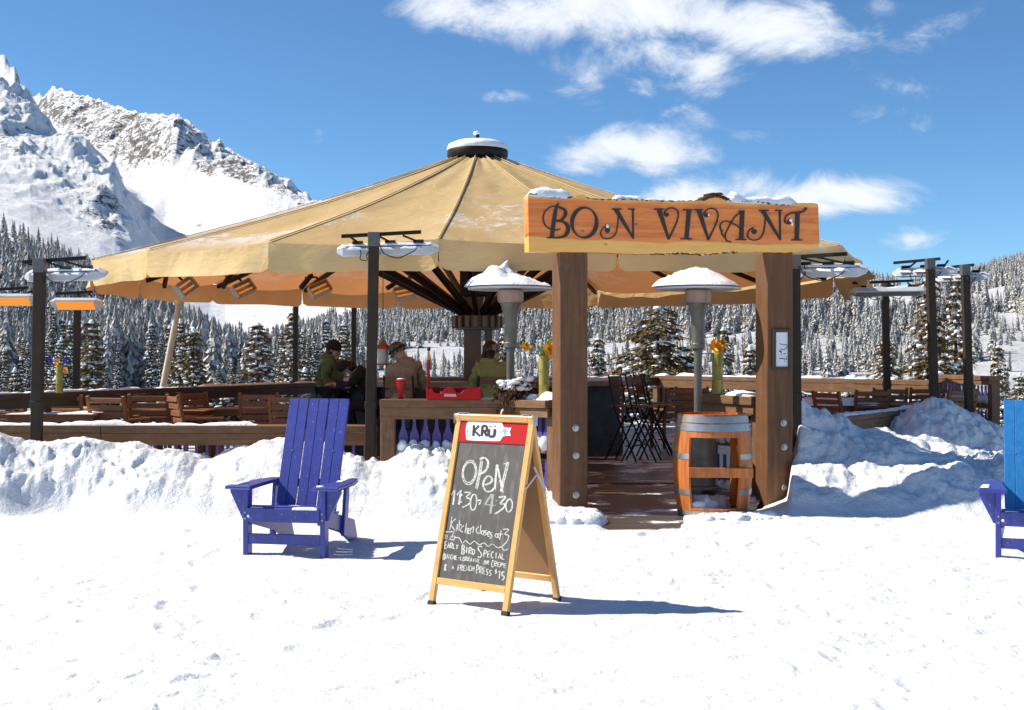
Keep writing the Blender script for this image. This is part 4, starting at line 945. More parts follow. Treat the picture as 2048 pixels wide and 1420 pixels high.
# ================================================================== RAILINGS
def picket_poly(h, wd):
    pr = [(-.5, 0), (-.5, .32), (-.44, .42), (-.26, .56), (-.17, .68), (-.17, 1.0), (.17, 1.0), (.17, .68), (.26, .56), (.44, .42), (.5, .32), (.5, 0)]
    return [(x * wd, z * h) for x, z in pr]
def railing(name, lab, A, Bp, ztop, parts, posts=2, cap=(.30, .055), pick=(), snow=.7, z_floor=DZ, fascia=None, group='deck railings of stained timber', wood='brown', mid=(), snow_h=.05, picks_w=.105, gap=.125, post_w=.14, picksnow=True, post_ins=.0):
    """a run of deck railing from A to B: cap board, fascia, posts, pickets, snow"""
    A, Bp = Vector((*A, 0)), Vector((*Bp, 0)); d = Bp - A; ln = d.length; a = math.atan2(d.y, d.x); t = thing(name, lab, 'railing', A, a, group); rn = random.Random(int(ln * 1000) + int(A.x * 77))
    z0, z1 = (ztop, ztop) if isinstance(ztop, (int, float)) else ztop
    b = MB(); nb = max(1, int(ln / 2.6)); cuts = [ln * i / nb for i in range(nb + 1)]
    for u, v in zip(cuts[:-1], cuts[1:]):
        zz = z0 + (z1 - z0) * (u + v) / 2 / ln; zu, zv = z0 + (z1 - z0) * u / ln, z0 + (z1 - z0) * v / ln
        b.bar((u + .003, 0, zu - cap[1] / 2 + rn.uniform(-.003, .003)), (v - .003, 0, zv - cap[1] / 2), cap[0], cap[1])
    b.build('cap_board', MT[wood + '_x'], t, bevel=.005)
    zc = lambda u: z0 + (z1 - z0) * u / ln - cap[1]
    if fascia:
        b = MB()
        for u, v in zip(cuts[:-1], cuts[1:]): b.bar((u + .004, -cap[0] * .36, zc(u) - fascia / 2 - .002), (v - .004, -cap[0] * .36, zc(v) - fascia / 2 - .002), .04, fascia)
        b.build('fascia', MT[wood + '_x'], t, bevel=.004)
    for i in range(posts):
        u = ln * i / max(1, posts - 1); u = min(max(u, post_w / 2 + post_ins), ln - post_w / 2 - post_ins); b = MB(); b.bx(u - post_w / 2, u + post_w / 2, -post_w / 2, post_w / 2, z_floor - .5, zc(u) - .003); b.build('post', MT[wood + '_z'], t, bevel=.006)
    for (mz, mh) in mid:
        b = MB(); b.bx(post_w, ln - post_w, -.03, .03, mz - mh / 2, mz + mh / 2); b.build('mid_rail', MT[wood + '_x'], t, bevel=.004)
    for (pz0, pz1) in pick:
        u = post_w + .09
        while u < ln - post_w - .03:
            b = MB(); b.prism(picket_poly(pz1 - pz0, picks_w * rn.uniform(.94, 1.06)), Matrix.Translation((u, -.018 + rn.uniform(-.004, .004), pz0)), .022); b.build('picket', MT['picket'], t); u += gap
        if picksnow:
            b = MB()
            u = post_w + .09
            while u < ln - post_w - .03: b.ball((u + rn.uniform(-.01, .01), -.035, pz0 + .015), .062 * rn.uniform(.8, 1.2), 8, 6, (1, .95, 1.15), .2, rn); u += gap
            b.pieces('snow', MT['snow'], t, smooth=180)
    if snow:
        b = MB(); M_ = [Vector((.06, 0, z0)), Vector((ln - .06, 0, z1))]; snow_patches(b, *M_, cap[0] * .9, snow_h, rn, snow); 
        if b.v: b.pieces('snow_cover', MT['snow'], t, smooth=180)
    return t
def XY(px, Y): return ((px - 1024) / F * Y, Y)
railing('railing', 'low brown railing with wide snow edged cap running behind the left snow bank', XY(-330, 15.1), XY(752, 15.0), .815, None, 5, (.30, .09), [(.30, .58)], .85, fascia=.14, mid=[(.27, .06)], snow_h=.045)
ct = railing('snack_counter', 'waist high counter front with violet bottle shaped pickets carrying the red caddy', XY(762, 14.12), XY(1052, 14.12), 1.155, None, 2, (.34, .085), [(.62, .975)], .25, fascia=.13, mid=[(.58, .07)], snow_h=.03, post_w=.16)
railing('railing', 'short two tier violet picket railing ending behind the left gate post', (XY(1046, 14.06)[0], 14.02), (XY(1118, 13.5)[0], 13.42), (1.155, 1.17), None, 2, (.36, .085), [(.68, .98), (.15, .5)], .3, fascia=.10, mid=[(.63, .09), (.1, .06)], snow_h=.05)
railing('railing', 'short violet picket railing seen behind the wine barrel, ending at the right gate post', (XY(1412, 14.9)[0], 14.9), (XY(1528, 14.0)[0], 14.0), (1.2, 1.19), None, 2, (.36, .10), [(.70, 1.0), (.12, .5)], .9, fascia=.10, mid=[(.65, .10), (.09, .06)], snow_h=.05)
railing('railing', 'long dark rail rising from the left edge to the umbrella, snow along its top', XY(-120, 14.9), XY(636, 22.6), 1.16, None, 6, (.16, .07), [], .75, fascia=.12, wood='dark', mid=[(.42, .07)], snow_h=.04)
railing('railing', 'far rail behind the bar stretching from the umbrella column to the gate', XY(640, 22.9), XY(1330, 28.0), 1.16, None, 4, (.2, .07), [], .8, fascia=.11, wood='dark', mid=[(.42, .07)], snow_h=.05)
railing('railing', 'far rail with sunlit cap board running right of the gate to the deck corner', XY(1310, 28.0), XY(1905, 22.2), 1.2, None, 5, (.22, .09), [], .55, fascia=.17, mid=[(.45, .07)], snow_h=.05)
railing('railing', 'violet picket corner railing at the far right of the deck', XY(1880, 21.5), XY(1992, 19.6), 1.32, None, 2, (.24, .07), [(.93, 1.17), (.5, .78)], .1, fascia=.07, mid=[(.86, .11), (.42, .06)], snow_h=.05)
railing('railing', 'low sloping brown rail half buried between the two right snow heaps', XY(1610, 14.8), XY(1900, 19.0), (.88, .93), None, 3, (.26, .06), [], .95, fascia=.17, mid=[], snow_h=.04)
b = thing('snow_shelf', 'low wooden ledge under the violet corner panel, snow along it', 'shelf', (XY(1838, 20.5)[0], 20.5, DZ)); q = MB(); q.bx(0, .8, -.2, .2, .6, .68); q.build('board', MT['brown_x'], b, bevel=.005); q = MB(); q.bx(.02, .78, -.16, .16, 0, .598); q.build('panel', MT['brown_z'], b); q = MB(); snow_lump(q, (.03, 0, .68), (.77, 0, .68), .36, .06, random.Random(4)); q.build('snow', MT['snow'], b, smooth=180)

# ================================================================== RING BAR round the column
bar = thing('ring_bar', 'dark stone bar ring with grey wooden top around the umbrella column', 'bar', (UX, UY, DZ))
b = MB(); b.lathe([(2.2, 0), (2.2, 1.03)], 8, a0=22.5, a1=382.5); b.lathe([(2.42, 0), (2.42, 1.03)], 8, a0=22.5, a1=382.5); b.build('front', MT['stone'], bar)
b = MB(); b.lathe([(1.8, 1.03), (2.66, 1.03), (2.66, 1.11), (1.8, 1.11), (1.8, 1.03)], 8, a0=22.5, a1=382.5); b.build('counter_top', MT['bar_top'], bar, bevel=.008)
b = MB(); b.lathe([(2.425, .0), (2.47, 0), (2.47, .28), (2.425, .28)], 8, a0=22.5, a1=382.5); b.build('kick_board', MT['stone'], bar)

# ================================================================== CHALKBOARD A-FRAME
SR = R(-35.5); sb_ = thing('chalkboard_sign', 'pine framed folding chalkboard with a red bottle header and chalked opening hours', 'sign', (-.115, 8.48, -.01), SR)
Hs, Ws, HS = 1.262, .652, .315          # apex height, width, half spread
Ms = Matrix.Rotation(-SR, 3, 'Z'); ln_ = math.hypot(Hs, HS); tl = math.atan2(HS, Hs)
def leaf(sign):
    """local frame of one leaf: x across, z up the leaf, y out of its face; hinge at the top"""
    return Matrix.Translation((0, sign * HS, 0)) @ Matrix.Rotation(sign * tl, 4, 'X')
MF, MBk = leaf(-1), leaf(1)
def lbox(mb, Mx, x0, x1, y0, y1, z0, z1):
    return mb.box(Mx @ Vector(((x0 + x1) / 2, (y0 + y1) / 2, (z0 + z1) / 2)), (x1 - x0, y1 - y0, z1 - z0), Mx.to_3x3())
hw = Ws / 2; st = .045
for Mx, nm, s in ((MF, 'front_frame', -1), (MBk, 'back_frame', 1)):
    y0, y1 = (0, .03) if s < 0 else (-.03, 0)
    fr = MB(); lbox(fr, Mx, -hw, -hw + st, y0, y1, .02, ln_); lbox(fr, Mx, hw - st, hw, y0, y1, .02, ln_); fo_ = fr.build(nm, MT['pine_z'], sb_, bevel=.004)
    fr = MB(); lbox(fr, Mx, -hw + st, hw - st, y0 + .001, y1 - .001, ln_ - st, ln_ - .001); lbox(fr, Mx, -hw + st, hw - st, y0 + .001, y1 - .001, .135, .135 + st); fr.pieces('cross_rail', MT['pine_x'], fo_, bevel=.003)
    fr = MB()
    for q in (-hw + st / 2, hw - st / 2): lbox(fr, Mx, q - st / 2 - .002, q + st / 2 + .002, y0 - .002, y1 + .002, -.005, .022)
    fr.pieces('foot', MT['rubber'], fo_)
    pn = MB(); lbox(pn, Mx, -hw + st + .0005, hw - st - .0005, .012 if s < 0 else -.02, .02 if s < 0 else -.012, .135 + st, ln_ - st)
    if s < 0: bd = pn.build('chalkboard', MT['board'], sb_)
    else: pn.build('back_panel', MT['tan_board'], sb_)
# the hardboard lining behind the chalkboard
pn = MB(); lbox(pn, MF, -hw + st + .001, hw - st - .001, .0205, .025, .14 + st, ln_ - st - .002); pn.build('lining', MT['tan_board'], sb_)
Wf = Matrix.Translation(sb_.location) @ Matrix.Rotation(SR, 4, 'Z') @ MF; Wi = Wf.inverted(); fnrm = (Wf.to_3x3() @ Vector((0, -1, 0)))
def fp_(px, py): return Wi @ ray_plane(px, py, Wf @ Vector((0, .012, 0)), fnrm)
ztop = ln_ - st; hd_h = ztop - fp_(975, 886).z
hb = MB(); lbox(hb, MF, -hw + st + .0005, hw - st - .0005, .006, .0115, ztop - hd_h, ztop - .0005); head = hb.build('header_panel', MT['red'], sb_)
ZK = lambda x, y: (880 + x / 11.378, 820 + y / 11.378)
def placeK(x, y, d): p = fp_(*ZK(x, y)); return MF @ Vector((p.x, .0055 - d, p.z))
bt = smoothpts([(625, 320), (650, 275), (700, 262), (1000, 272), (1390, 288), (1430, 320), (1460, 385)], 4) + [(1480, 402), (1640, 410), (1600, 500), (1625, 585), (1480, 600)] + smoothpts([(1440, 610), (1405, 670), (1340, 712), (1000, 705), (650, 688), (612, 620), (600, 470), (625, 320)], 4)
def flat(poly, d, name, m, par, pl=None):
    b = MB(); pl = pl or placeK; n = len(poly); vs = [pl(x, y, 0) for x, y in poly] + [pl(x, y, d) for x, y in poly]
    b.add(vs, [tuple(range(n)), tuple(range(n, 2 * n))] + [(i, (i + 1) % n, (i + 1) % n + n, i + n) for i in range(n)]); return b.build(name, m, par)
def band(poly, d0, d1, name, m, par): return flat(poly, d1, name, m, par)
bottle = flat(bt, .0015, 'bottle_emblem', MT['white'], head)
b = MB()
for (x0, y0, x1, y1, w_) in ((640, 420, 640, 640, 34), (700, 300, 692, 650, 26), (1400, 420, 1395, 560, 22), (620, 500, 1450, 508, 16), (1500, 420, 1500, 590, 60), (1440, 480, 1580, 490, 40)):
    b.ribbon([(x0, y0), ((x0 + x1) / 2, (y0 + y1) / 2), (x1, y1)], w_, placeK, .0020 + len(b.f) * .00001)
b.build('tartan', MT['white_blue'], bottle)
b = MB()
for s_ in ([(790, 350), (775, 600)], [(905, 360), (800, 480), (925, 600)], [(965, 600), (985, 365)], [(985, 368), (1060, 372), (1085, 420), (1060, 478), (985, 480)], [(1020, 485), (1085, 600)], [(1130, 440), (1125, 560), (1160, 606), (1220, 606), (1255, 560), (1265, 440)]):
    q = smoothpts(s_) if len(s_) > 3 else s_; b.ribbon(q, 54, placeK, .0030 + len(b.f) * .00002)
b.build('lettering', MT['black_letter'], bottle)
b = MB()
for x in (1155, 1270): b.ribbon([(x - 18, 380), (x, 380), (x + 18, 380)], [24, 36, 24], placeK, .0032)
b.build('lettering', MT['red'], bottle)
ZC = lambda x, y: (870 + x / 4.894, 890 + y / 4.894)
def placeC(x, y, d): p = fp_(*ZC(x, y)); return MF @ Vector((p.x, .0118 - d, p.z))
ck = MB(); ckf = MB(); jr = random.Random(8)
def chalk(pts, w_=9, curve=True, dbl=0, mb=None):
    mb = mb or ck
    for k in range(1 + (1 if dbl else 0)):
        q = [(x + (dbl * k) + jr.uniform(-1.2, 1.2), y + (dbl * .5 * k) + jr.uniform(-1.2, 1.2)) for x, y in pts]; q = smoothpts(q, 5) if curve and len(q) > 2 else q
        mb.ribbon(q, [w_ * jr.uniform(.75, 1.15) for _ in q], placeC, .0006 + .000004 * (len(mb.f) % 60))
# OPeN
for s in (1, .84): chalk(ell(338, 268, 70 * s, 120 * s, 0, 360, 26, 8), 10, False)
chalk([(452, 150), (430, 280), (398, 425)], 11, True, 14); chalk([(448, 145), (485, 126), (520, 155), (522, 210), (490, 265), (432, 290)], 11, True, -12)
chalk([(485, 388), (530, 372), (556, 345), (540, 308), (505, 308), (475, 350), (468, 405), (500, 452), (545, 448), (575, 420)], 11, True, 9)
chalk([(582, 432), (600, 200), (612, 190)], 11, False, 8); chalk([(602, 195), (632, 330), (655, 460)], 12, False, 12); chalk([(655, 460), (690, 300), (722, 172)], 11, False, -14); chalk([(672, 185), (722, 172)], 9)
# 11:30 - 4:30
for dx in (0, 58): chalk([(158 + dx, 490), (196 + dx, 440), (178 + dx, 585)], 17, False)
for q in ((264, 488), (256, 556)): chalk([(q[0] - 6, q[1]), (q[0] + 6, q[1] + 4)], 14)
chalk([(290, 462), (345, 468), (308, 510), (345, 530), (335, 575), (268, 612)], 13); chalk(ell(378, 560, 30, 78, 0, 360, 24, 6), 13, False)
chalk([(412, 545), (452, 540), (430, 585)], 12); chalk([(552, 480), (488, 580), (575, 590)], 16, False, 5, ckf); chalk([(566, 480), (540, 670)], 17, False, 5, ckf)
for q in ((602, 545), (594, 590)): chalk([(q[0] - 6, q[1]), (q[0] + 5, q[1] + 3)], 12, True, 0, ckf)
chalk([(622, 512), (692, 508), (640, 572), (684, 580), (664, 625), (588, 675)], 15); chalk(ell(726, 592, 32, 64, 0, 360, 22, 6), 14, False)
# Kitchen closes at 3
W8 = 9
for s in ([(168, 698), (146, 832)], [(208, 718), (160, 772), (196, 838)], [(222, 775), (214, 838)], [(242, 735), (236, 840)], [(220, 778), (262, 782)], [(282, 790), (258, 808), (252, 842), (276, 852)], [(308, 765), (296, 865)], [(298, 835), (318, 812), (316, 868)],
          [(326, 845), (342, 830), (334, 815), (322, 838), (330, 868), (346, 866)], [(352, 810), (348, 868)], [(352, 828), (372, 800), (380, 815), (372, 858)], [(430, 798), (406, 822), (408, 856), (432, 860)], [(452, 780), (442, 872)], [(508, 838), (484, 850), (506, 868), (480, 888)],
          [(522, 874), (540, 862), (530, 846), (514, 868), (524, 896), (546, 890)], [(562, 856), (542, 868), (562, 892), (538, 916)], [(620, 868), (620, 905), (628, 905)], [(648, 832), (634, 928)], [(618, 868), (668, 874)]): chalk(s, W8)
chalk(ell(468, 856, 12, 20, 0, 360, 12), W8, False); chalk(ell(604, 886, 14, 18, 0, 360, 12), W8, False)
chalk([(668, 824), (722, 828), (686, 872), (724, 888), (702, 950), (645, 1002)], 11)
chalk([(84, 850), (186, 848), (168, 886), (200, 900), (182, 930), (148, 924), (156, 900), (176, 896)], 10, False); chalk([(92, 882), (112, 882)], 8); chalk([(102, 882), (98, 922)], 8); chalk([(120, 884), (116, 920)], 8)
chalk([(200, 905), (240, 912), (268, 962), (300, 936), (342, 972), (384, 940), (432, 976), (480, 958), (522, 992), (562, 968), (612, 1006), (650, 1000), (682, 1032), (716, 1016)], 8)
# a hand printed stroke alphabet for the small lines: strokes in a unit box, y down
GL = {'A': ['0,1 .5,0 1,1', '.2,.65 .8,.65'], 'B': ['0,0 0,1', '0,0 .7,.05 .75,.35 0,.48', '0,.48 .9,.55 .9,.95 0,1'], 'C': ['1,.1 .4,0 0,.5 .3,1 1,.9'], 'D': ['0,0 0,1', '0,0 .8,.15 1,.55 .7,.9 0,1'], 'E': ['1,0 0,0 0,1 1,1', '0,.5 .75,.5'], 'F': ['1,0 0,0 0,1', '0,.5 .7,.5'], 'H': ['0,0 0,1', '1,0 1,1', '0,.5 1,.5'], 'I': ['.5,0 .5,1'],
      'L': ['0,0 0,1 1,1'], 'N': ['0,1 0,0 1,1 1,0'], 'O': ['.5,0 0,.4 .2,1 .8,1 1,.5 .5,0'], 'P': ['0,1 0,0 .8,.05 .9,.4 0,.52'], 'Q': ['.5,0 0,.45 .2,.95 .8,.95 1,.45 .5,0', '.6,.7 1.1,1.1'], 'R': ['0,1 0,0 .8,.05 .85,.4 0,.5 .95,1'], 'S': ['1,.08 .4,0 .05,.25 .9,.7 .6,1 0,.92'], 'U': ['0,0 .05,.8 .5,1 .95,.8 1,0'], 'Y': ['0,0 .5,.5 1,0', '.5,.5 .5,1'],
      '-': ['.1,.5 .9,.5'], '&': ['.9,.25 .3,.2 .3,.5 .7,.5', '.3,.5 .1,.75 .4,.95 .9,.85', '.5,0 .5,1.1'], '$': ['.9,.15 .2,.15 .2,.5 .8,.55 .8,.85 .1,.85', '.5,0 .5,1'], '1': ['.2,.15 .6,0 .6,1'], '5': ['1,0 .1,0 .1,.42 .8,.45 .9,.8 .1,1'], ':': ['.4,.3 .6,.35', '.4,.75 .6,.8']}
def word(txt, x0, x1, y0, y1, h0, h1=None, wgt=8, big=()):
    h1 = h1 or h0; n = len(txt); cw = (x1 - x0) / n
    for i, ch in enumerate(txt):
        t = i / max(1, n - 1); X = x0 + cw * i; Y = y0 + (y1 - y0) * t; h = (h0 + (h1 - h0) * t); k = 1.35 if i in big else 1
        for s in GL[ch]:
            pts = [tuple(float(v) for v in p.split(',')) for p in s.split()]
            chalk([(X + x * cw * .68 + (1 - y) * 5, Y + (y * h if k == 1 else y * h * k - h * .1)) for x, y in pts], wgt, ch in 'BCDOPQRSU&$5')
word('EARLY', 95, 232, 948, 975, 52, 44, 10, (0,)); word('BIRD', 262, 398, 985, 1018, 66, 54, 11, (0,)); word('S', 418, 476, 990, 990, 110, 110, 11); word('PECIAL', 478, 690, 1032, 1066, 62, 52, 11); word(':', 696, 716, 1070, 1070, 50, 50, 10)
word('QUICHE-LORRAINE', 78, 442, 1062, 1116, 46, 32, 8, (0,)); word('OR', 480, 534, 1130, 1136, 32, 32, 8); word('CREPE', 552, 702, 1134, 1162, 48, 38, 9, (0,)); word('&', 86, 132, 1162, 1162, 66, 66, 9); word('A', 164, 196, 1178, 1178, 38, 38, 8)
word('FRENCH', 222, 388, 1176, 1188, 52, 44, 9); word('PRESS', 406, 560, 1184, 1226, 60, 52, 9, (0,)); word('$', 586, 612, 1214, 1214, 48, 48, 8); word('15', 614, 690, 1230, 1246, 78, 78, 13)
ck.build('chalk_writing', MT['chalk'], bd); ckf.build('chalk_smudge', MT['chalk_faint'], bd)
b = MB(); W_ = lambda x, y, z: Vector((x, y, z))
b.bar((hw + .004, -HS * .38, Hs * .62), (hw + .004, .03, Hs * .70), .006, .016); b.bar((hw + .007, -.02, Hs * .735), (hw + .007, HS * .36, Hs * .60), .006, .016); b.pieces('spreader', MT['steel'], sb_)
b = MB()
for s in (-1, 1): b.box((s * (hw - .06), 0, ln_ * math.cos(tl) + .002), (.06, .05, .006)); b.box((s * hw + s * .003, 0, Hs - .035), (.005, .05, .07))
b.pieces('hinge', MT['steel'], sb_)
b = MB(); b.tube([(.05, 0, Hs), (.06, -.005, Hs + .02), (.075, -.01, Hs + .035)], .006, 6); b.build('cord_end', MT['white'], sb_)

# ================================================================== LOUNGE CHAIRS
def lounge(lab, loc_, rz, backmat):
    t = thing('lounge_chair', lab, 'chair', loc_, rz, 'violet slatted lounge chairs on the snow'); v = MT['violet']
    for s in (-1, 1):
        b = MB(); b.bx(s * .335 - .022, s * .335 + .022, -.0, .10, 0, .555); b.build('leg', v, t, bevel=.005)
        b = MB(); b.prism([(0, .555), (s * .125, .555), (s * .125, .525), (s * .015, .30), (0, .30)], Matrix.Translation((s * .3575, .032, 0)), .034); b.build('arm_bracket', v, t, bevel=.003)
        b = MB(); b.add([(s * .27, -.06, .557), (s * .49, -.06, .557), (s * .47, .40, .557), (s * .40, .74, .557), (s * .29, .74, .557), (s * .285, .40, .557)] + [(s * .27, -.06, .585), (s * .49, -.06, .585), (s * .47, .40, .585), (s * .40, .74, .585), (s * .29, .74, .585), (s * .285, .40, .585)],
                        [tuple(range(6)), tuple(range(6, 12)), *[(i, (i + 1) % 6, (i + 1) % 6 + 6, i + 6) for i in range(6)]]); b.build('arm', v, t, bevel=.006)
        b = MB(); Mx = Matrix(((0, s, 0), (1, 0, 0), (0, 0, 1))).transposed()
        pr = [(.015, .38), (.30, .34), (.60, .275), (.92, .20), (1.0, .04), (.96, 0), (.86, 0), (.55, .14), (.015, .27)]
        n = len(pr); b.add([(s * .288, y, z) for y, z in pr] + [(s * .312, y, z) for y, z in pr], [tuple(range(n)), tuple(range(n, 2 * n)), *[(i, (i + 1) % n, (i + 1) % n + n, i + n) for i in range(n)]]); b.build('side_rail', v, t, bevel=.004)
        b = MB(); b.bar((s * .325, .58, .10), (s * .325, .66, .555), .03, .09, (0, 1, 0)); b.build('rear_post', v, t, bevel=.004)
    b = MB(); b.bx(-.313, .313, -.012, .014, .285, .40); b.build('front_apron', v, t, bevel=.004)
    b = MB(); b.bx(-.313, .313, .01, .036, .10, .185); b.build('stretcher', v, t, bevel=.004)
    for k in range(5):
        y0 = .018 + k * .098; z0_ = .402 - k * .022; b = MB(); b.bar((-.31, y0 + .045, z0_), (.31, y0 + .045, z0_), .09, .022); b.build('seat_slat', v, t, bevel=.004)
    # back of three broad grooved boards
    ta = R(21); Mb = Matrix.Translation((0, .475, .245)) @ Matrix.Rotation(-ta, 4, 'X')
    for k in (-1, 0, 1):
        b = MB(); x0 = k * .187 - .0885
        for q in (0, 1): lbox(b, Mb, x0 + q * .0895, x0 + q * .0895 + .0865, 0, .024, .0, 1.105)
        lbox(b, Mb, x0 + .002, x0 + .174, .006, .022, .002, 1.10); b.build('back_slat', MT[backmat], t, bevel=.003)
    for z in (.34, .86):
        b = MB(); lbox(b, Mb, -.335 if z < .5 else -.25, .335 if z < .5 else .25, .0245, .05, z - .035, z + .035); b.build('back_batten', v, t, bevel=.003)
    for s in (-1, 1):
        for (y, z) in ((-.0005, .36), (-.0005, .31)): b = MB(); b.tube([(s * .335, y, z), (s * .335, y - .006, z)], .008, 8); b.build('screw', MT['steel'], t)
        for (x, y) in ((.335, .05), (.33, .62)): b = MB(); b.tube([(s * x, y, .5855), (s * x, y, .589)], .008, 8); b.build('screw', MT['steel'], t)
        for z in (.12, .62):
            p = Mb @ Vector((s * .187, -.001, z)); q = Mb @ Vector((s * .187, -.005, z)); b = MB(); b.tube([p, q], .007, 8); b.build('screw', MT['steel'], t)
    rn = random.Random(int(loc_[0] * 100)); b = MB()
    snow_lump(b, (-.44, .0, .586), (-.42, .30, .586), .07, .014, rn); snow_lump(b, (.36, .35, .586), (.34, .66, .586), .06, .016, rn); snow_lump(b, (-.2, .10, .402), (.12, .14, .398), .08, .014, rn)
    snow_lump(b, (.08, .0, .403), (.29, .0, .403), .03, .018, rn); snow_lump(b, (-.29, .02, .40), (-.18, .02, .40), .04, .012, rn); b.ball((-.30, -.016, .33), .012, 6, 4); b.ball((.33, -.02, .587), .02, 6, 4, (2, 1.5, .5), .2, rn)
    b.pieces('snow', MT['snow'], t, smooth=180); return t
def cz_(px, Y): x = (px - 1024) / F * Y; return (x, Y, gz(x, Y) - .012)
lounge('violet blue slatted lounge chair standing left of the chalkboard', cz_(567, 10.37), R(-11), 'violet')
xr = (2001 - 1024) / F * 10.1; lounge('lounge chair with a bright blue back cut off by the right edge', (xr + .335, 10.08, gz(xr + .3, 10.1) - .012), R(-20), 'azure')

# ================================================================== BARREL
bc = ((1425 - 1024) / F * 12.95, 12.95); t = thing('wine_barrel', 'orange cut open wine barrel used as a stand between the gate posts', 'barrel', (bc[0], bc[1], .02), R(-4))
def brad(z, H=1.03): u = 2 * z / H - 1; return .405 - .055 * u * u
def arc(mb, a0, a1, z0, z1, off0, off1, seg=14, nz_=8):
    zs = [z0 + (z1 - z0) * i / nz_ for i in range(nz_ + 1)]
    pr = [(brad(z) + off1, z) for z in zs] + [(brad(z) + off0, z) for z in reversed(zs)]
    mb.lathe(pr + [pr[0]], seg, a0=a0, a1=a1)
    if a1 - a0 >= 360: return
    n = len(pr) + 1; N0 = len(mb.v) - n * (seg + 1)
    mb.f.append(tuple(N0 + i * (seg + 1) for i in range(n - 1))); mb.f.append(tuple(N0 + i * (seg + 1) + seg for i in range(n - 1))[::-1]); mb.m += [mb.k] * 2
b = MB()
# opening in front (-y = 270 deg) and at the back (90 deg)
for a0, a1 in ((150 - 25, 229), (309, 415)): arc(b, a0, a1, 0.0, 1.03, -.03, 0)
b.pieces('stave', MT['barrel'], t, smooth=35)
b = MB(); arc(b, 229, 309, .0, .09, -.03, -.002, 14, 3); arc(b, 55, 125, .0, .09, -.03, -.002, 14, 3); arc(b, 229, 309, .80, 1.03, -.03, -.002, 14, 3); arc(b, 55, 125, .80, 1.03, -.03, -.002, 14, 3); b.pieces('rim', MT['barrel'], t, smooth=35)
for z0, z1 in ((.865, .935), (.95, 1.015), (.0, .06)):
    b = MB(); arc(b, 0, 360, z0, z1, .001, .005, 48, 2); b.build('hoop', MT['steel'], t, smooth=35)
for z0, z1 in ((.58, .635), (.22, .275)):
    for a0, a1 in ((124, 230), (308, 416)):
        b = MB(); arc(b, a0, a1, z0, z1, .001, .005, 16, 2); b.build('hoop', MT['steel'], t, smooth=35)
b = MB(); b.lathe([(0, .985), (.325, .985), (.325, 1.01), (0, 1.01)], 36); b.build('barrel_head', MT['barrel'], t)
b = MB(); b.lathe([(0, .03), (.33, .03), (.33, .055), (0, .055)], 36); b.build('barrel_floor', MT['barrel_in'], t)
b = MB(); b.bx(-.27, .375, -.335, -.28, .40, .50); b.build('front_shelf', MT['barrel'], t, bevel=.006)
b = MB(); b.bar((.24, -.25, .72), (.30, .05, .46), .05, .04); b.build('brace', MT['barrel'], t, bevel=.004)
b = MB(); rn = random.Random(31)
for k in range(12): b.ball((rn.uniform(-.16, .16), rn.uniform(-.22, .15), .06), rn.uniform(.06, .14), 10, 7, (1.2, 1.1, rn.uniform(.6, 1.3)), .2, rn)
b.build('snow', MT['snow'], t, smooth=180)
# crumbs of snow at the barrel's foot and by the posts
b = MB(); rn = random.Random(33)
for k in range(60):
    x = rn.uniform(-.25, .75); b.ball((bc[0] + x, bc[1] - .45 + rn.uniform(-.12, .12) + abs(x) * .15, .02), rn.uniform(.03, .095), 8, 6, (1.3, 1, .75), .22, rn)
for k in range(90): b.ball((rn.uniform(.15, .80), rn.uniform(12.2, 12.75), gz(.5, 12.6) * .5), rn.uniform(.03, .12), 8, 6, (1.3, 1, .8), .22, rn)
tag(b.build('snow_bank', MT['snow'], smooth=180), kind='structure')

# ================================================================== PEOPLE
def skin_mesh(name, pts, edges, mat, parent, sub=2, root=0):
    me = bpy.data.meshes.new(name); me.from_pydata([p for p, r in pts], edges, []); o = bpy.data.objects.new(name, me); col.objects.link(o)
    sk = o.modifiers.new('skin', 'SKIN'); sk.use_smooth_shade = True; sb = o.modifiers.new('sub', 'SUBSURF'); sb.levels = sub; sb.render_levels = sub
    for v_, (p, r) in zip(me.skin_vertices[0].data, pts): v_.radius = (r, r) if isinstance(r, (int, float)) else r
    me.skin_vertices[0].data[root].use_root = True
    dg = bpy.context.evaluated_depsgraph_get(); ev = o.evaluated_get(dg); m2 = bpy.data.meshes.new_from_object(ev); m2.materials.clear(); m2.materials.append(mat); m2.name = name
    o.modifiers.clear(); o.data = m2; o.parent = parent; return o
def chain(P, E, pts, start=None):
    prev = start
    for p in pts:
        P.append(p); i = len(P) - 1
        if prev is not None: E.append((prev, i))
        prev = i
    return prev
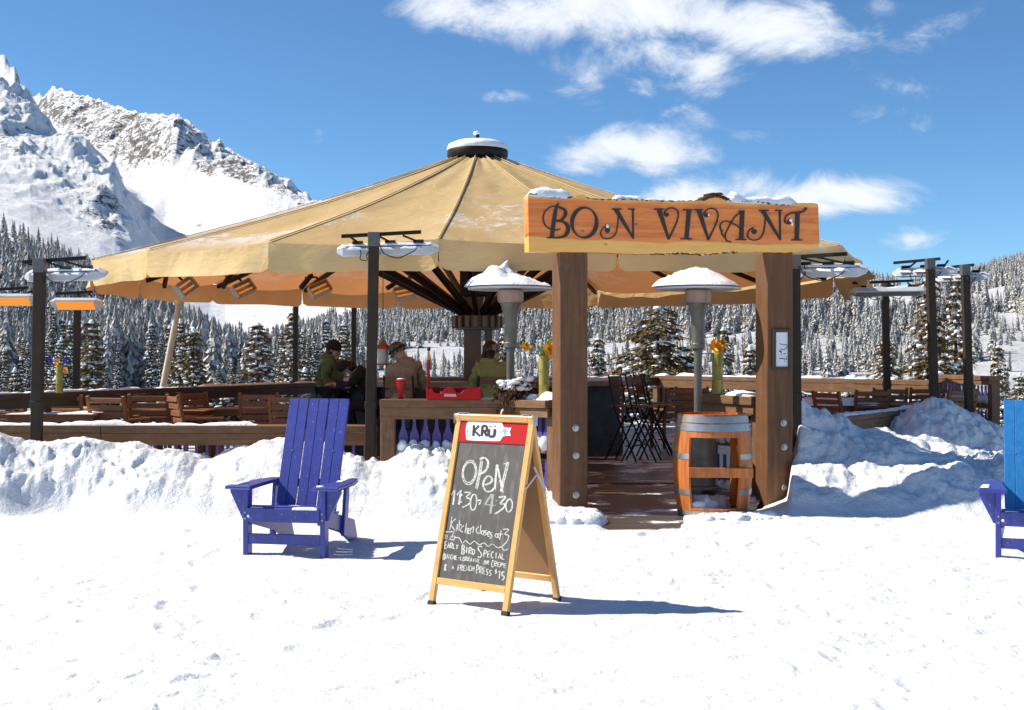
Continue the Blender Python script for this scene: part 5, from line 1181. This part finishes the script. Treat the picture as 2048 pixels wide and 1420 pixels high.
def person(lab, loc_, rz, J, top, legs, hat=None, hair=None, hood=False, hands=True, grp=None):
    """J: joints in local coordinates, facing -y"""
    t = thing('person', lab, 'person', loc_, rz, grp); V_ = Vector
    P, E = [], []
    pel = chain(P, E, [(J['pelvis'], .135)]); ch = chain(P, E, [((V_(J['pelvis']) + V_(J['chest'])) / 2, .125), (J['chest'], .14), (V_(J['neck']), .06)], pel)
    hc, fd = V_(J['head']), V_(J['face']).normalized(); up = (hc - V_(J['neck'])).normalized()
    hd = chain(P, E, [(hc - up * .05, .07), (hc + up * .03, .097), (hc + up * .10, .062)], ch)
    nk = hd - 1
    ns = chain(P, E, [(hc + fd * .075 - up * .075, .05)], hd - 2)                       # jaw and chin
    for s, S in ((-1, 'l'), (1, 'r')):
        chest = pel + 2
        sh = chain(P, E, [(J['sh' + S], .062), (J['el' + S], .046), (J['wr' + S], .032)], chest)
        hp = chain(P, E, [(J['hip' + S], .088), (J['kn' + S], .06), (J['an' + S], .042), (J['toe' + S], .036)], pel)
        if hands:
            wr = V_(J['wr' + S]); d = (wr - V_(J['el' + S])).normalized(); sd_ = d.cross(V_((0, 0, 1))).normalized()
            if sd_.length < .1: sd_ = V_((1, 0, 0))
            pm = chain(P, E, [(wr + d * .05, (.036, .02))], sh)
            for q, (off, l) in enumerate(((-.028, .062), (-.010, .074), (.010, .07), (.028, .055))):
                a = wr + d * .085 + sd_ * off; chain(P, E, [(a, .0095), (a + d * l * .55 + V_((0, 0, -.012)), .0088), (a + d * l * .95 + V_((0, 0, -.035)), .0075)], pm)
            chain(P, E, [(wr + d * .055 - sd_ * s * .04, .011), (wr + d * .095 - sd_ * s * .055 + V_((0, 0, -.01)), .009)], pm)
    body = skin_mesh('body', P, E, MT['skin'], t)
    # face: nose, eyes, mouth, ears
    b = MB(); lf = fd.cross(up).normalized(); fc = hc + fd * .088 - up * .005
    b.ball(fc + fd * .014 - up * .022, .017, 8, 6, (.8, 1.1, 1.3)); b.ball(fc - up * .068 + fd * .012, .02, 8, 5, (1, .6, .35))
    for s in (-1, 1): b.ball(hc + lf * s * .093 - fd * .005 - up * .01, .022, 8, 6, (.5, .8, 1.4))
    b.build('face_feature', MT['skin'], body, smooth=180)
    b = MB()
    for s in (-1, 1): b.ball(fc + lf * s * .034 + up * .012, .011, 8, 6)
    b.pieces('eye', MT['eye'], body, smooth=180)
    P, E = [], []
    mid_ = (V_(J['pelvis']) + V_(J['chest'])) / 2; hem = V_(J['pelvis']) + (V_(J['pelvis']) - mid_) * .55
    k0 = chain(P, E, [(hem, .185), (V_(J['pelvis']), .178), (mid_, .172), (V_(J['chest']), .182), (V_(J['chest']) * .35 + V_(J['neck']) * .65, .15), (V_(J['neck']) + up * .012, .095)])
    for S in 'lr': chain(P, E, [(J['sh' + S], .10), ((V_(J['sh' + S]) + V_(J['el' + S])) / 2, .078), (J['el' + S], .07), ((V_(J['el' + S]) + V_(J['wr' + S])) / 2, .06), (V_(J['wr' + S]) * .96 + V_(J['el' + S]) * .04, .052)], 3)
    jk = skin_mesh('jacket', P, E, MT[top], t, root=1)
    for v in jk.data.vertices:
        f_ = .012 * math.sin(v.co.z * 55 + v.co.x * 20) + .008 * math.sin(v.co.z * 90 - v.co.y * 30); v.co += v.normal * f_
    if hood:
        b = MB(); c = V_(J['neck']) - fd * .05; b.ball(c + up * .01, .13, 14, 8, (1, .95, .55), .06, random.Random(2)); b.build('hood', MT[top], jk, smooth=180)
    P, E = [], []
    chain(P, E, [(J['pelvis'], .155)])
    for S in 'lr': chain(P, E, [(J['hip' + S], .108), (J['kn' + S], .082), (V_(J['an' + S]) + V_((0, 0, .03)), .068)], 0)
    skin_mesh('trousers', P, E, MT[legs], t)
    for S in 'lr':
        b = MB(); a, q = V_(J['an' + S]), V_(J['toe' + S]); b.tube([a + V_((0, 0, .1)), a + V_((0, 0, -.02)), (a + q) / 2 + V_((0, 0, -.01)), q], [.06, .062, .055, .045], 10); b.build('boot', MT['rubber'], t, smooth=60)
    # hat: rows of a dome round the head axis
    Q = Matrix((lf, -fd, up)).transposed()
    def dome(rad, z0, z1, zt, n=18):
        prof = [(rad * 1.03, z0), (rad * 1.06, z0 + .03), (rad * 1.03, z1), (rad * .86, z1 + (zt - z1) * .5), (rad * .5, z1 + (zt - z1) * .85), (0, zt)]
        m = MB(); m.lathe(prof, n); m.v = [tuple(hc + Q @ V_(p)) for p in m.v]; return m
    if hat == 'beanie':
        dome(.112, -.01, .06, .155).build('beanie', MT['black_cloth'], t, smooth=60)
        b = MB(); b.ball(hc - fd * .035 - up * .045, .098, 12, 8, (1, .85, 1)); b.build('hair', MT['hair'], body, smooth=180)
    elif hat == 'camo':
        m = dome(.113, -.02, .06, .15); m.build('beanie', MT['camo'], t, smooth=60)
        b = MB(); P0 = [hc + Q @ V_((.118 * math.cos(R(a)), .118 * math.sin(R(a)), .035)) for a in range(0, 361, 20)]; b.tube(P0, .016, 6); b.build('goggle_strap', MT['black_cloth'], t, smooth=60)
    elif hat == 'band':
        b = MB(); b.lathe([(.112, .0), (.123, .015), (.123, .075), (.112, .09)], 20); b.v = [tuple(hc + Q @ V_(p)) for p in b.v]; b.build('headband', MT['band'], t, smooth=60)
    if hair:
        b = MB(); rn = random.Random(6); b.ball(hc + up * .035 - fd * .012, .116, 16, 10, (1, 1, 1.05), .03, rn)
        for k in range(80):
            a = R(rn.uniform(20, 160)); o = hc + Q @ V_((.098 * math.cos(a), .098 * math.sin(a), rn.uniform(-.03, .05))); l = rn.uniform(.2, .32)
            b.tube([o, o + V_((0, 0, -l * .5)) + Q @ V_((rn.uniform(-.03, .03), rn.uniform(0, .05), 0)), o + V_((0, 0, -l)) + Q @ V_((rn.uniform(-.06, .06), rn.uniform(0, .05), 0))], [.026, .03, .01], 6)
        b.build('hair', MT['hair'], body, smooth=180)
    return t
def stand(H=1.65, lean=0, arms=((.02, -.1, .82), (-.02, -.1, .82))):
    k = H / 1.72; j = dict(pelvis=(0, .0, .95), chest=(0, -lean * .5, 1.28), neck=(0, -lean, 1.45), head=(0, -lean - .03, 1.59), face=(0, -1, -.12))
    for S, s in (('l', -1), ('r', 1)):
        j.update({'sh' + S: (s * .185, -lean * .8, 1.38), 'hip' + S: (s * .095, 0, .9), 'kn' + S: (s * .1, -.02, .48), 'an' + S: (s * .1, .03, .09), 'toe' + S: (s * .11, -.12, .04)})
    j.update(elr=(.25, -lean * .6 + .02, 1.12), ell=(-.25, -lean * .6 + .02, 1.12), wrr=(.22, -.25, 1.02), wrl=(-.22, -.25, 1.02)); return {a: tuple(q * k for q in b_) if a != 'face' else b_ for a, b_ in j.items()}
J1 = stand(1.72, .05); J1['face'] = (0, -1, -.25)
person('person in a green padded jacket and black knit cap standing, facing right', (XY(657, 19.3)[0], 19.3, DZ), R(82), J1, 'green_cloth', 'navy_cloth', 'beanie', hood=True)
def sit(H=1.7, lean=.1, seat=.76, face=(0, -1, -.1)):
    j = dict(pelvis=(0, 0, seat + .1), chest=(0, -lean * .6, seat + .44), neck=(0, -lean, seat + .60), head=(0, -lean - .04, seat + .745), face=face)
    for S, s in (('l', -1), ('r', 1)):
        j.update({'sh' + S: (s * .18, -lean * .85, seat + .54), 'hip' + S: (s * .095, -.03, seat + .06), 'kn' + S: (s * .13, -.42, seat + .03), 'an' + S: (s * .12, -.36, seat - .40), 'toe' + S: (s * .12, -.52, seat - .45), 'el' + S: (s * .26, -lean - .08, seat + .28), 'wr' + S: (s * .14, -lean - .32, seat + .30)})
    return j
J2 = sit(lean=.30, seat=.70, face=(0, -1, -.9)); J2['head'] = (0, -.46, 1.32); J2['neck'] = (0, -.34, 1.27); J2['wrr'] = (.1, -.62, 1.06); J2['wrl'] = (-.1, -.66, 1.06); J2['elr'] = (.26, -.42, 1.03); J2['ell'] = (-.26, -.42, 1.03)
person('person in black bent low over the bar top, left of the near pole', (XY(727, 18.9)[0] + .22, 18.85, DZ), R(-84), J2, 'black_cloth', 'navy_cloth', 'beanie')
J3 = sit(lean=.24, seat=.78, face=(.6, -.6, -.35)); J3['head'] = (.10, -.24, 1.545)
person('person in a tan jacket and patterned cap sitting hunched at the bar', (XY(803, 17.3)[0], 17.25, DZ), R(172), J3, 'tan_cloth', 'navy_cloth', 'camo', hood=True)
J4 = sit(lean=.12, seat=.80, face=(-.7, -.5, .05))
person('person with dark hair, cream headband and olive hoodie beside the column', (XY(985, 17.2)[0], 17.15, DZ), R(186), J4, 'olive_cloth', 'navy_cloth', 'band', hair=True, hood=True)

# ================================================================== BAR STOOLS and DECK FURNITURE
def stool(lab, x, y, rz):
    t = thing('bar_stool', lab, 'stool', (x, y, DZ), rz, 'folding bar stools at the ring bar'); fm = MT['frame']
    for s in (-1, 1):
        b = MB(); b.tube([(s * .21, -.24, 0), (s * .2, .10, .72), (s * .2, .2, 1.22)], .013, 7); b.build('leg', fm, t, smooth=60)
        b = MB(); b.tube([(s * .18, .26, 0), (s * .18, -.12, .78)], .013, 7); b.build('leg', fm, t, smooth=60)
    b = MB(); b.tube([(-.21, -.19, .22), (.21, -.19, .22)], .011, 6); b.tube([(-.18, .19, .22), (.18, .19, .22)], .011, 6); b.tube([(-.2, -.03, .48), (.2, -.03, .48)], .011, 6); b.build('foot_rest', fm, t, smooth=60)
    for k in range(4): b = MB(); b.bx(-.2, .2, -.20 + k * .098, -.115 + k * .098, .765, .785); b.build('seat_slat', MT['brown_x'], t, bevel=.003)
    for z0, z1 in ((.92, 1.03), (1.05, 1.2)):
        b = MB(); b.bar((-.19, .115 + (z0 - .72) * .2, (z0 + z1) / 2), (.19, .115 + (z0 - .72) * .2, (z0 + z1) / 2), .018, z1 - z0); b.build('backrest', MT['brown_x'], t, bevel=.003)
    return t
for px, Y, rz, lab in ((1254, 18.0, 60, 'folding bar stool nearest the stone bar, brown back toward the gate'), (1284, 17.8, 74, 'folding bar stool in the middle of the dark legged row by the bar'), (1316, 18.2, 82, 'folding bar stool at the right end of the row by the bar'), (1300, 18.9, 100, 'bar stool hidden behind the row of dark legged stools'),
                       (803, 17.3, 352, 'bar stool under the person in the tan jacket'), (985, 17.2, 6, 'bar stool under the person in the olive hoodie'), (733, 18.85, 276, 'bar stool under the person in black bent over the bar')):
    o = stool(lab, XY(px, Y)[0] + (.2 if px == 733 else 0), Y, R(rz + (180 if px in (803, 985, 733) else 0)) if px not in (803, 985, 733) else R({803: 172, 985: 186, 733: -84}[px]))
def teak_chair():
    t = thing('teak_chair', 'x', 'chair', (0, 0, 0), 0, 'slatted teak chairs on the deck')
    for sx in (-1, 1):
        b = MB(); b.bx(sx * .26 - .022, sx * .26 + .022, -.26, -.215, 0, .64); b.build('leg', MT['teak_z'], t, bevel=.003)
        b = MB(); b.bar((sx * .26, .22, 0), (sx * .26, .22, .45), .044, .044); b.bar((sx * .26, .22, .45), (sx * .26, .34, .97), .0435, .0435); b.build('leg', MT['teak_z'], t, bevel=.003)
        b = MB(); b.bx(sx * .26 - .032, sx * .26 + .032, -.28, .265, .641, .668); b.build('arm', MT['teak_y'], t, bevel=.004)
    for k in range(5): b = MB(); b.bx(-.235, .235, -.24 + k * .094, -.24 + k * .094 + .08, .42, .442); b.build('seat_slat', MT['teak_x'], t, bevel=.003)
    for k in range(5): z = .53 + k * .095; b = MB(); b.bar((-.236, .235 + (z - .45) * .23, z), (.236, .235 + (z - .45) * .23, z), .022, .07); b.build('back_slat', MT['teak_x'], t, bevel=.003)
    return t
TC = teak_chair(); first = [True]
def tchair(px, Y, rz, lab, tilt=0):
    o = TC if first[0] else copy_tree(TC); first[0] = False; o.location = (XY(px, Y)[0], Y, DZ); o.rotation_euler = (R(tilt), 0, R(rz)); o['label'] = lab
for a in ((312, 17.4, 178, 'teak chair right of the long table, its slatted back toward us'), (525, 17.9, 182, 'teak chair just left of the violet lounge chair, back slats toward us'), (240, 16.6, 165, 'teak chair turned partly away, low at the foot of the long table'), (395, 17.0, 120, 'teak chair seen side on between the two slatted backs'),
          (590, 16.9, 176, 'teak chair half hidden behind the violet lounge chair back'), (130, 17.2, 190, 'teak chair under the leftmost near pole'), (30, 16.8, 172, 'teak chair at the left edge of the deck'), (420, 17.9, 60, 'folded looking teak chair leaning by the rail gap'),
          (872, 24.2, 180, 'dark slatted chair beyond the bar above the red caddy'), (916, 23.6, 175, 'wider dark slatted chair beyond the bar, left of the column'), (1215, 24.6, 185, 'slatted chair back rising above the bar top beside the left gate post'), (1345, 20.6, 200, 'teak chair in shade right of the bar stools'), (1385, 21.4, 170, 'teak chair behind the patio heater pole'),
          (1685, 18.6, 120, 'teak chair with ladder like slats behind the right snow bank'), (1730, 19.5, 185, 'teak chair left of the wooden post on the right of the deck'), (1770, 20.6, 178, 'teak chair in the middle of the right deck'), (1845, 20.8, 175, 'dark teak chair behind the right snow heap'), (1898, 19.9, 200, 'sunlit orange teak chair between the two right heater poles')): tchair(*a)
def table(lab, px, Y, rz, ln, wd, snow, top='teak_x'):
    t = thing('teak_table', lab, 'table', (XY(px, Y)[0], Y, DZ), R(rz), 'teak tables on the deck'); b = MB(); n = int(wd / .1)
    for k in range(n): b.bx(-ln / 2, ln / 2, -wd / 2 + k * wd / n, -wd / 2 + (k + .9) * wd / n, .715, .74)
    b.build('table_top', MT[top], t, bevel=.003); b = MB()
    b.bx(-ln / 2 + .06, ln / 2 - .06, -wd / 2 + .06, -wd / 2 + .09, .64, .714); b.bx(-ln / 2 + .06, ln / 2 - .06, wd / 2 - .09, wd / 2 - .06, .64, .714); b.build('apron', MT['teak_x'], t)
    for sx in (-1, 1):
        for sy in (-1, 1): b = MB(); b.bx(sx * (ln / 2 - .08) - .03, sx * (ln / 2 - .08) + .03, sy * (wd / 2 - .08) - .03, sy * (wd / 2 - .08) + .03, 0, .714); b.build('leg', MT['teak_z'], t, bevel=.003)
    if snow:
        b = MB(); rn = random.Random(int(px))
        for k in range(4): snow_lump(b, (-ln / 2 + .05, -wd / 2 + .1 + k * wd / 4, .74), (ln / 2 - .05, -wd / 2 + .1 + k * wd / 4, .74), wd / 3, snow, rn)
        b.pieces('snow_cover', MT['snow'], t, smooth=180)
table('long pale topped table on the left of the deck', 200, 18.2, 4, 1.7, .8, 0, 'pine_x'); table('small teak table beside the left of the two slatted chair backs', 360, 17.6, -3, .9, .7, 0); table('square teak table by the dark rail post', 478, 18.2, 3, .75, .7, 0); table('low bench like table before the left chairs', 110, 16.4, 2, 1.2, .5, .02)
table('snow covered table just right of the right gate post', 1650, 19.6, 6, 1.7, .85, .10); table('dark table with chairs on the right of the deck', 1800, 19.7, -4, 1.2, .8, .0)
# leaning pale pole beyond the left rail
p0 = pix(326, 775, 22.2); p1 = pix(357, 612, 22.2); t = thing('leaning_pole', 'pale slanting pole rising behind the left rail to the umbrella edge', 'pole', p0); b = MB(); dlt = p1 - p0; b.tube([dlt * -.2, dlt * .5, dlt], [.06, .055, .05], 10); b.build('shaft', MT['pale_pole'], t, smooth=60); b = MB(); b.tube([dlt, dlt * 1.06], [.085, .085], 10); b.build('collar', MT['pale_pole'], t, smooth=40)

# ================================================================== SMALL THINGS ON THE RAILS
def vase_and_flowers(px, ytop, ybot, Y, wpx, lv, lf_, kinds, seed):
    x = (px - 1024) / F * Y; z0 = yz(ybot, Y); h = yz(ytop, Y) - z0; r = wpx / F * Y / 2; t = thing('flower_vase', lv, 'vase', (x, Y, z0), 0, 'tall bamboo green vases')
    b = MB(); b.lathe([(0, 0), (r * .98, 0), (r, .01), (r * .97, h * .33), (r * 1.03, h * .345), (r * .98, h * .36), (r * .97, h * .68), (r * 1.03, h * .695), (r * .98, h * .71), (r, h - .01), (r * .96, h), (r * .8, h), (r * .8, h * .6)], 20); b.build('body', MT['vase'], t, smooth=50)
    f = thing('flower_bunch', lf_, 'flowers', (x, Y, z0 + h), 0, 'daffodils standing in the bamboo vases'); rn = random.Random(seed)
    for (dx, dz, kind, s) in kinds:
        tip = Vector((dx, rn.uniform(-.05, .03) - .04, dz)); b = MB(); b.tube([(rn.uniform(-.02, .02), 0, -h * .3), Vector((dx * .35, 0, dz * .5)), tip], .006, 6); stem = b.build('stem', MT['stem'], f, smooth=60)
        if kind == 'leaf': b = MB(); b.grid([[(dx * .3 + q, -.01, 0), (dx * .7 + q, -.02, dz * .6), (dx + q * .2, -.02, dz)] for q in (-.008, .008)]); b.build('leaf', MT['stem'], f); continue
        Mq = Matrix.Rotation(R(rn.uniform(-40, 40)), 3, 'Z') @ Matrix.Rotation(R(75 + rn.uniform(-25, 15)), 3, 'X'); b = MB()
        for k in range(6):
            a = k * math.pi / 3; ca, sa = math.cos(a), math.sin(a); q = lambda rr, tt, zz: tip + Mq @ Vector((rr * ca - tt * sa, rr * sa + tt * ca, zz))
            b.add([q(.006, 0, 0), q(s * .5, s * .3, .006), q(s, 0, .016), q(s * .5, -s * .3, .006), q(s * .5, 0, -.004)], [(0, 1, 4), (1, 2, 4), (2, 3, 4), (3, 0, 4)])
        hd_ = b.build('flower_head', MT['petal_blue' if kind == 'blue' else 'petal'], f, smooth=180)
        b = MB(); b.lathe([(s * .12, 0), (s * .26, s * .25), (s * .34, s * .62), (s * .24, s * .5), (0, s * .1)], 10); b.v = [tuple(tip + Mq @ Vector(p)) for p in b.v]; b.build('trumpet', MT['petal_orange' if kind != 'blue' else 'petal_blue'], hd_, smooth=60)
vase_and_flowers(1088, 712, 799, 13.70, 21, 'bamboo green vase on the counter end beside the left gate post', 'yellow daffodils and buds leaning both ways by the left gate post', [(-.20, .10, 'd', .075), (.05, .07, 'd', .085), (.085, .12, 'd', .07), (.10, .02, 'd', .08), (-.07, .12, 'leaf', 0), (.03, .24, 'leaf', 0), (-.03, .14, 'leaf', 0), (.06, .2, 'leaf', 0)], 1)
vase_and_flowers(1435, 706, 788, 14.55, 23, 'bamboo green vase on the snowy rail right of the patio heater', 'big yellow daffodils and a blue bloom beside the patio heater pole', [(-.02, .085, 'd', .11), (.04, .10, 'd', .085), (.0, .03, 'd', .08), (-.22, -.01, 'blue', .05), (.02, .22, 'leaf', 0), (-.03, .18, 'leaf', 0), (.06, .16, 'leaf', 0)], 2)
vase_and_flowers(119, 730, 786, 16.0, 14, 'small bamboo vase on the left dark rail between two heater poles', 'blue and yellow blooms in the vase on the left rail', [(0, .04, 'd', .05), (.10, -.07, 'd', .06), (-.10, .06, 'blue', .05), (.08, .05, 'blue', .045)], 3)
for (px, Y, w_, lab) in ((1070, 14.2, .12, 0), (1098, 14.05, .13, 0)):
    pass
b = MB(); rn = random.Random(77); x0, y0 = XY(1066, 13.85); snow_lump(b, (x0 - .1, 13.97, 1.157), (x0 + .06, 13.83, 1.157), .15, .07, rn); snow_lump(b, (x0 + .12, 13.66, 1.165), (x0 + .26, 13.5, 1.168), .18, .1, rn)
o = b.build('snow', MT['snow'], None, smooth=180)
for q in col.objects:
    if q.name.startswith('railing') and q.get('label', '').startswith('short two tier'): o.parent = q; o.matrix_parent_inverse = (Matrix.Translation(q.location) @ q.rotation_euler.to_matrix().to_4x4()).inverted()
# red caddy
cx, cy = XY(908, 14.05); t = thing('drink_caddy', 'red plastic drinks caddy with script on its side, on the counter', 'caddy', (cx, cy, 1.158)); L3 = .60
b = MB(); b.bx(-L3 / 2, L3 / 2, -.14, .14, 0, .012); b.bx(-L3 / 2, L3 / 2, .128, .14, .0121, .13); b.bx(L3 / 2 - .012, L3 / 2, -.1399, .1279, .0121, .13); b.bx(-L3 / 2, -L3 / 2 + .012, -.1399, .1279, .0121, .13); b.build('tray', MT['red'], t, bevel=.004)
pr = [(-.3, 0), (-.3, .11), (-.24, .12), (-.21, .075), (-.16, .065), (-.12, .07), (-.1, .11), (-.05, .13), (.0, .12), (.03, .075), (.08, .065), (.11, .1), (.16, .12), (.24, .12), (.3, .125), (.3, 0)]
b = MB(); b.prism(pr, Matrix.Translation((0, -.152, .002)), .011); fr_ = b.build('front_panel', MT['red'], t, bevel=.002)
b = MB()
for k in range(6): x = -.10 + k * .022; b.ribbon(smoothpts([(x, .035), (x + .006, .062), (x + .014, .05), (x + .012, .034), (x + .022, .04)]), .005, lambda x_, z_, d: Vector((x_, -.1525 - d, z_)), .001)
b.build('script', MT['white'], fr_)
b = MB(); b.tube([(-.1, 0, .02), (-.1, 0, .085)], .06, 14); b.tube([(.1, .02, .02), (.1, .02, .08)], .06, 14); b.pieces('cup_holder', MT['bracket'], t, smooth=40)
cx, cy = XY(857, 14.18); t = thing('red_stick', 'tall thin red stick with a yellow top and black tip beside the caddy', 'stick', (cx, cy, 1.158)); b = MB(); b.tube([(0, 0, 0), (0, 0, .44)], .018, 10); b.build('shaft', MT['red'], t, smooth=40); b = MB(); b.tube([(0, 0, .44), (.002, 0, .54)], [.019, .011], 10); b.build('yellow_top', MT['yellow'], t, smooth=40); b = MB(); b.ball((.004, 0, .556), .02, 10, 7, (1, 1, 1.2)); b.build('tip', MT['cable'], t, smooth=180)
cx, cy = XY(802, 14.12); t = thing('red_cup_stand', 'small red cup on a slim stem at the left end of the counter', 'cup', (cx, cy, 1.158)); b = MB(); b.lathe([(0, 0), (.03, 0), (.03, .01), (.022, .02), (.026, .08), (.05, .14), (.058, .22), (.05, .22), (.04, .14), (0, .12)], 14); b.build('cup', MT['red'], t, smooth=45); b = MB(); b.ball((0, 0, .222), .05, 12, 6, (1, 1, .3)); b.build('snow', MT['snow'], t, smooth=180)
b = MB(); b.tube([(.02, -.058, .12), (.03, -.062, .2)], .008, 6); b.build('strap', MT['cable'], t)
# lantern shaped feeder
cx, cy = XY(766, 17.6); t = thing('bird_feeder', 'hanging lantern shaped feeder with a rusty red roof right of the near pole', 'feeder', (cx, cy, yz(730, 17.6)))
b = MB(); b.lathe([(.0, .345), (.02, .34), (.05, .3), (.12, .24), (.125, .225), (0, .225)], 16); b.build('roof', MT['lantern_red'], t, smooth=30); b = MB(); b.lathe([(.075, .225), (.075, .02), (.0, .02)], 16); b.build('tube', MT['snow_glass'], t, smooth=40); b = MB(); b.lathe([(0, 0), (.11, 0), (.11, .02), (0, .021)], 16); b.build('tray', MT['lantern_red'], t, smooth=30); b = MB(); b.tube([(0, 0, .34), (0, 0, 1.35)], .006, 6); b.build('hanger', MT['cable'], t)
# dried plant under snow at the counter corner
cx, cy = XY(1032, 13.95); t = thing('dried_plant', 'bare brown dried plant drooping over the counter corner, snow on top', 'plant', (cx, cy, 1.157)); rn = random.Random(14); b = MB(); s_ = MB()
for k in range(120):
    a = rn.uniform(0, 6.28); l = rn.uniform(.10, .27); h = rn.uniform(.02, .22); d = Vector((math.cos(a), math.sin(a) * .6, 0)); drop = rn.uniform(0, .12) if rn.random() < .7 else rn.uniform(.15, .38)
    b.tube([(0, 0, .0), d * l * .4 + Vector((0, 0, h)), d * l + Vector((0, 0, h - drop))], [.008, .006, .003], 4)
    b.ball(d * l + Vector((0, 0, h - drop)), rn.uniform(.012, .028), 5, 4, (1, 1, 1.3), .3, rn)
    if h > .10 and k % 2: s_.ball(d * l * .6 + Vector((0, 0, h + .01)), rn.uniform(.025, .05), 7, 5, (1.3, 1.1, .7), .25, rn)
b.build('stem', MT['bark'], t); s_.build('snow', MT['snow'], t, smooth=180)
print('objects', len(bpy.data.objects))
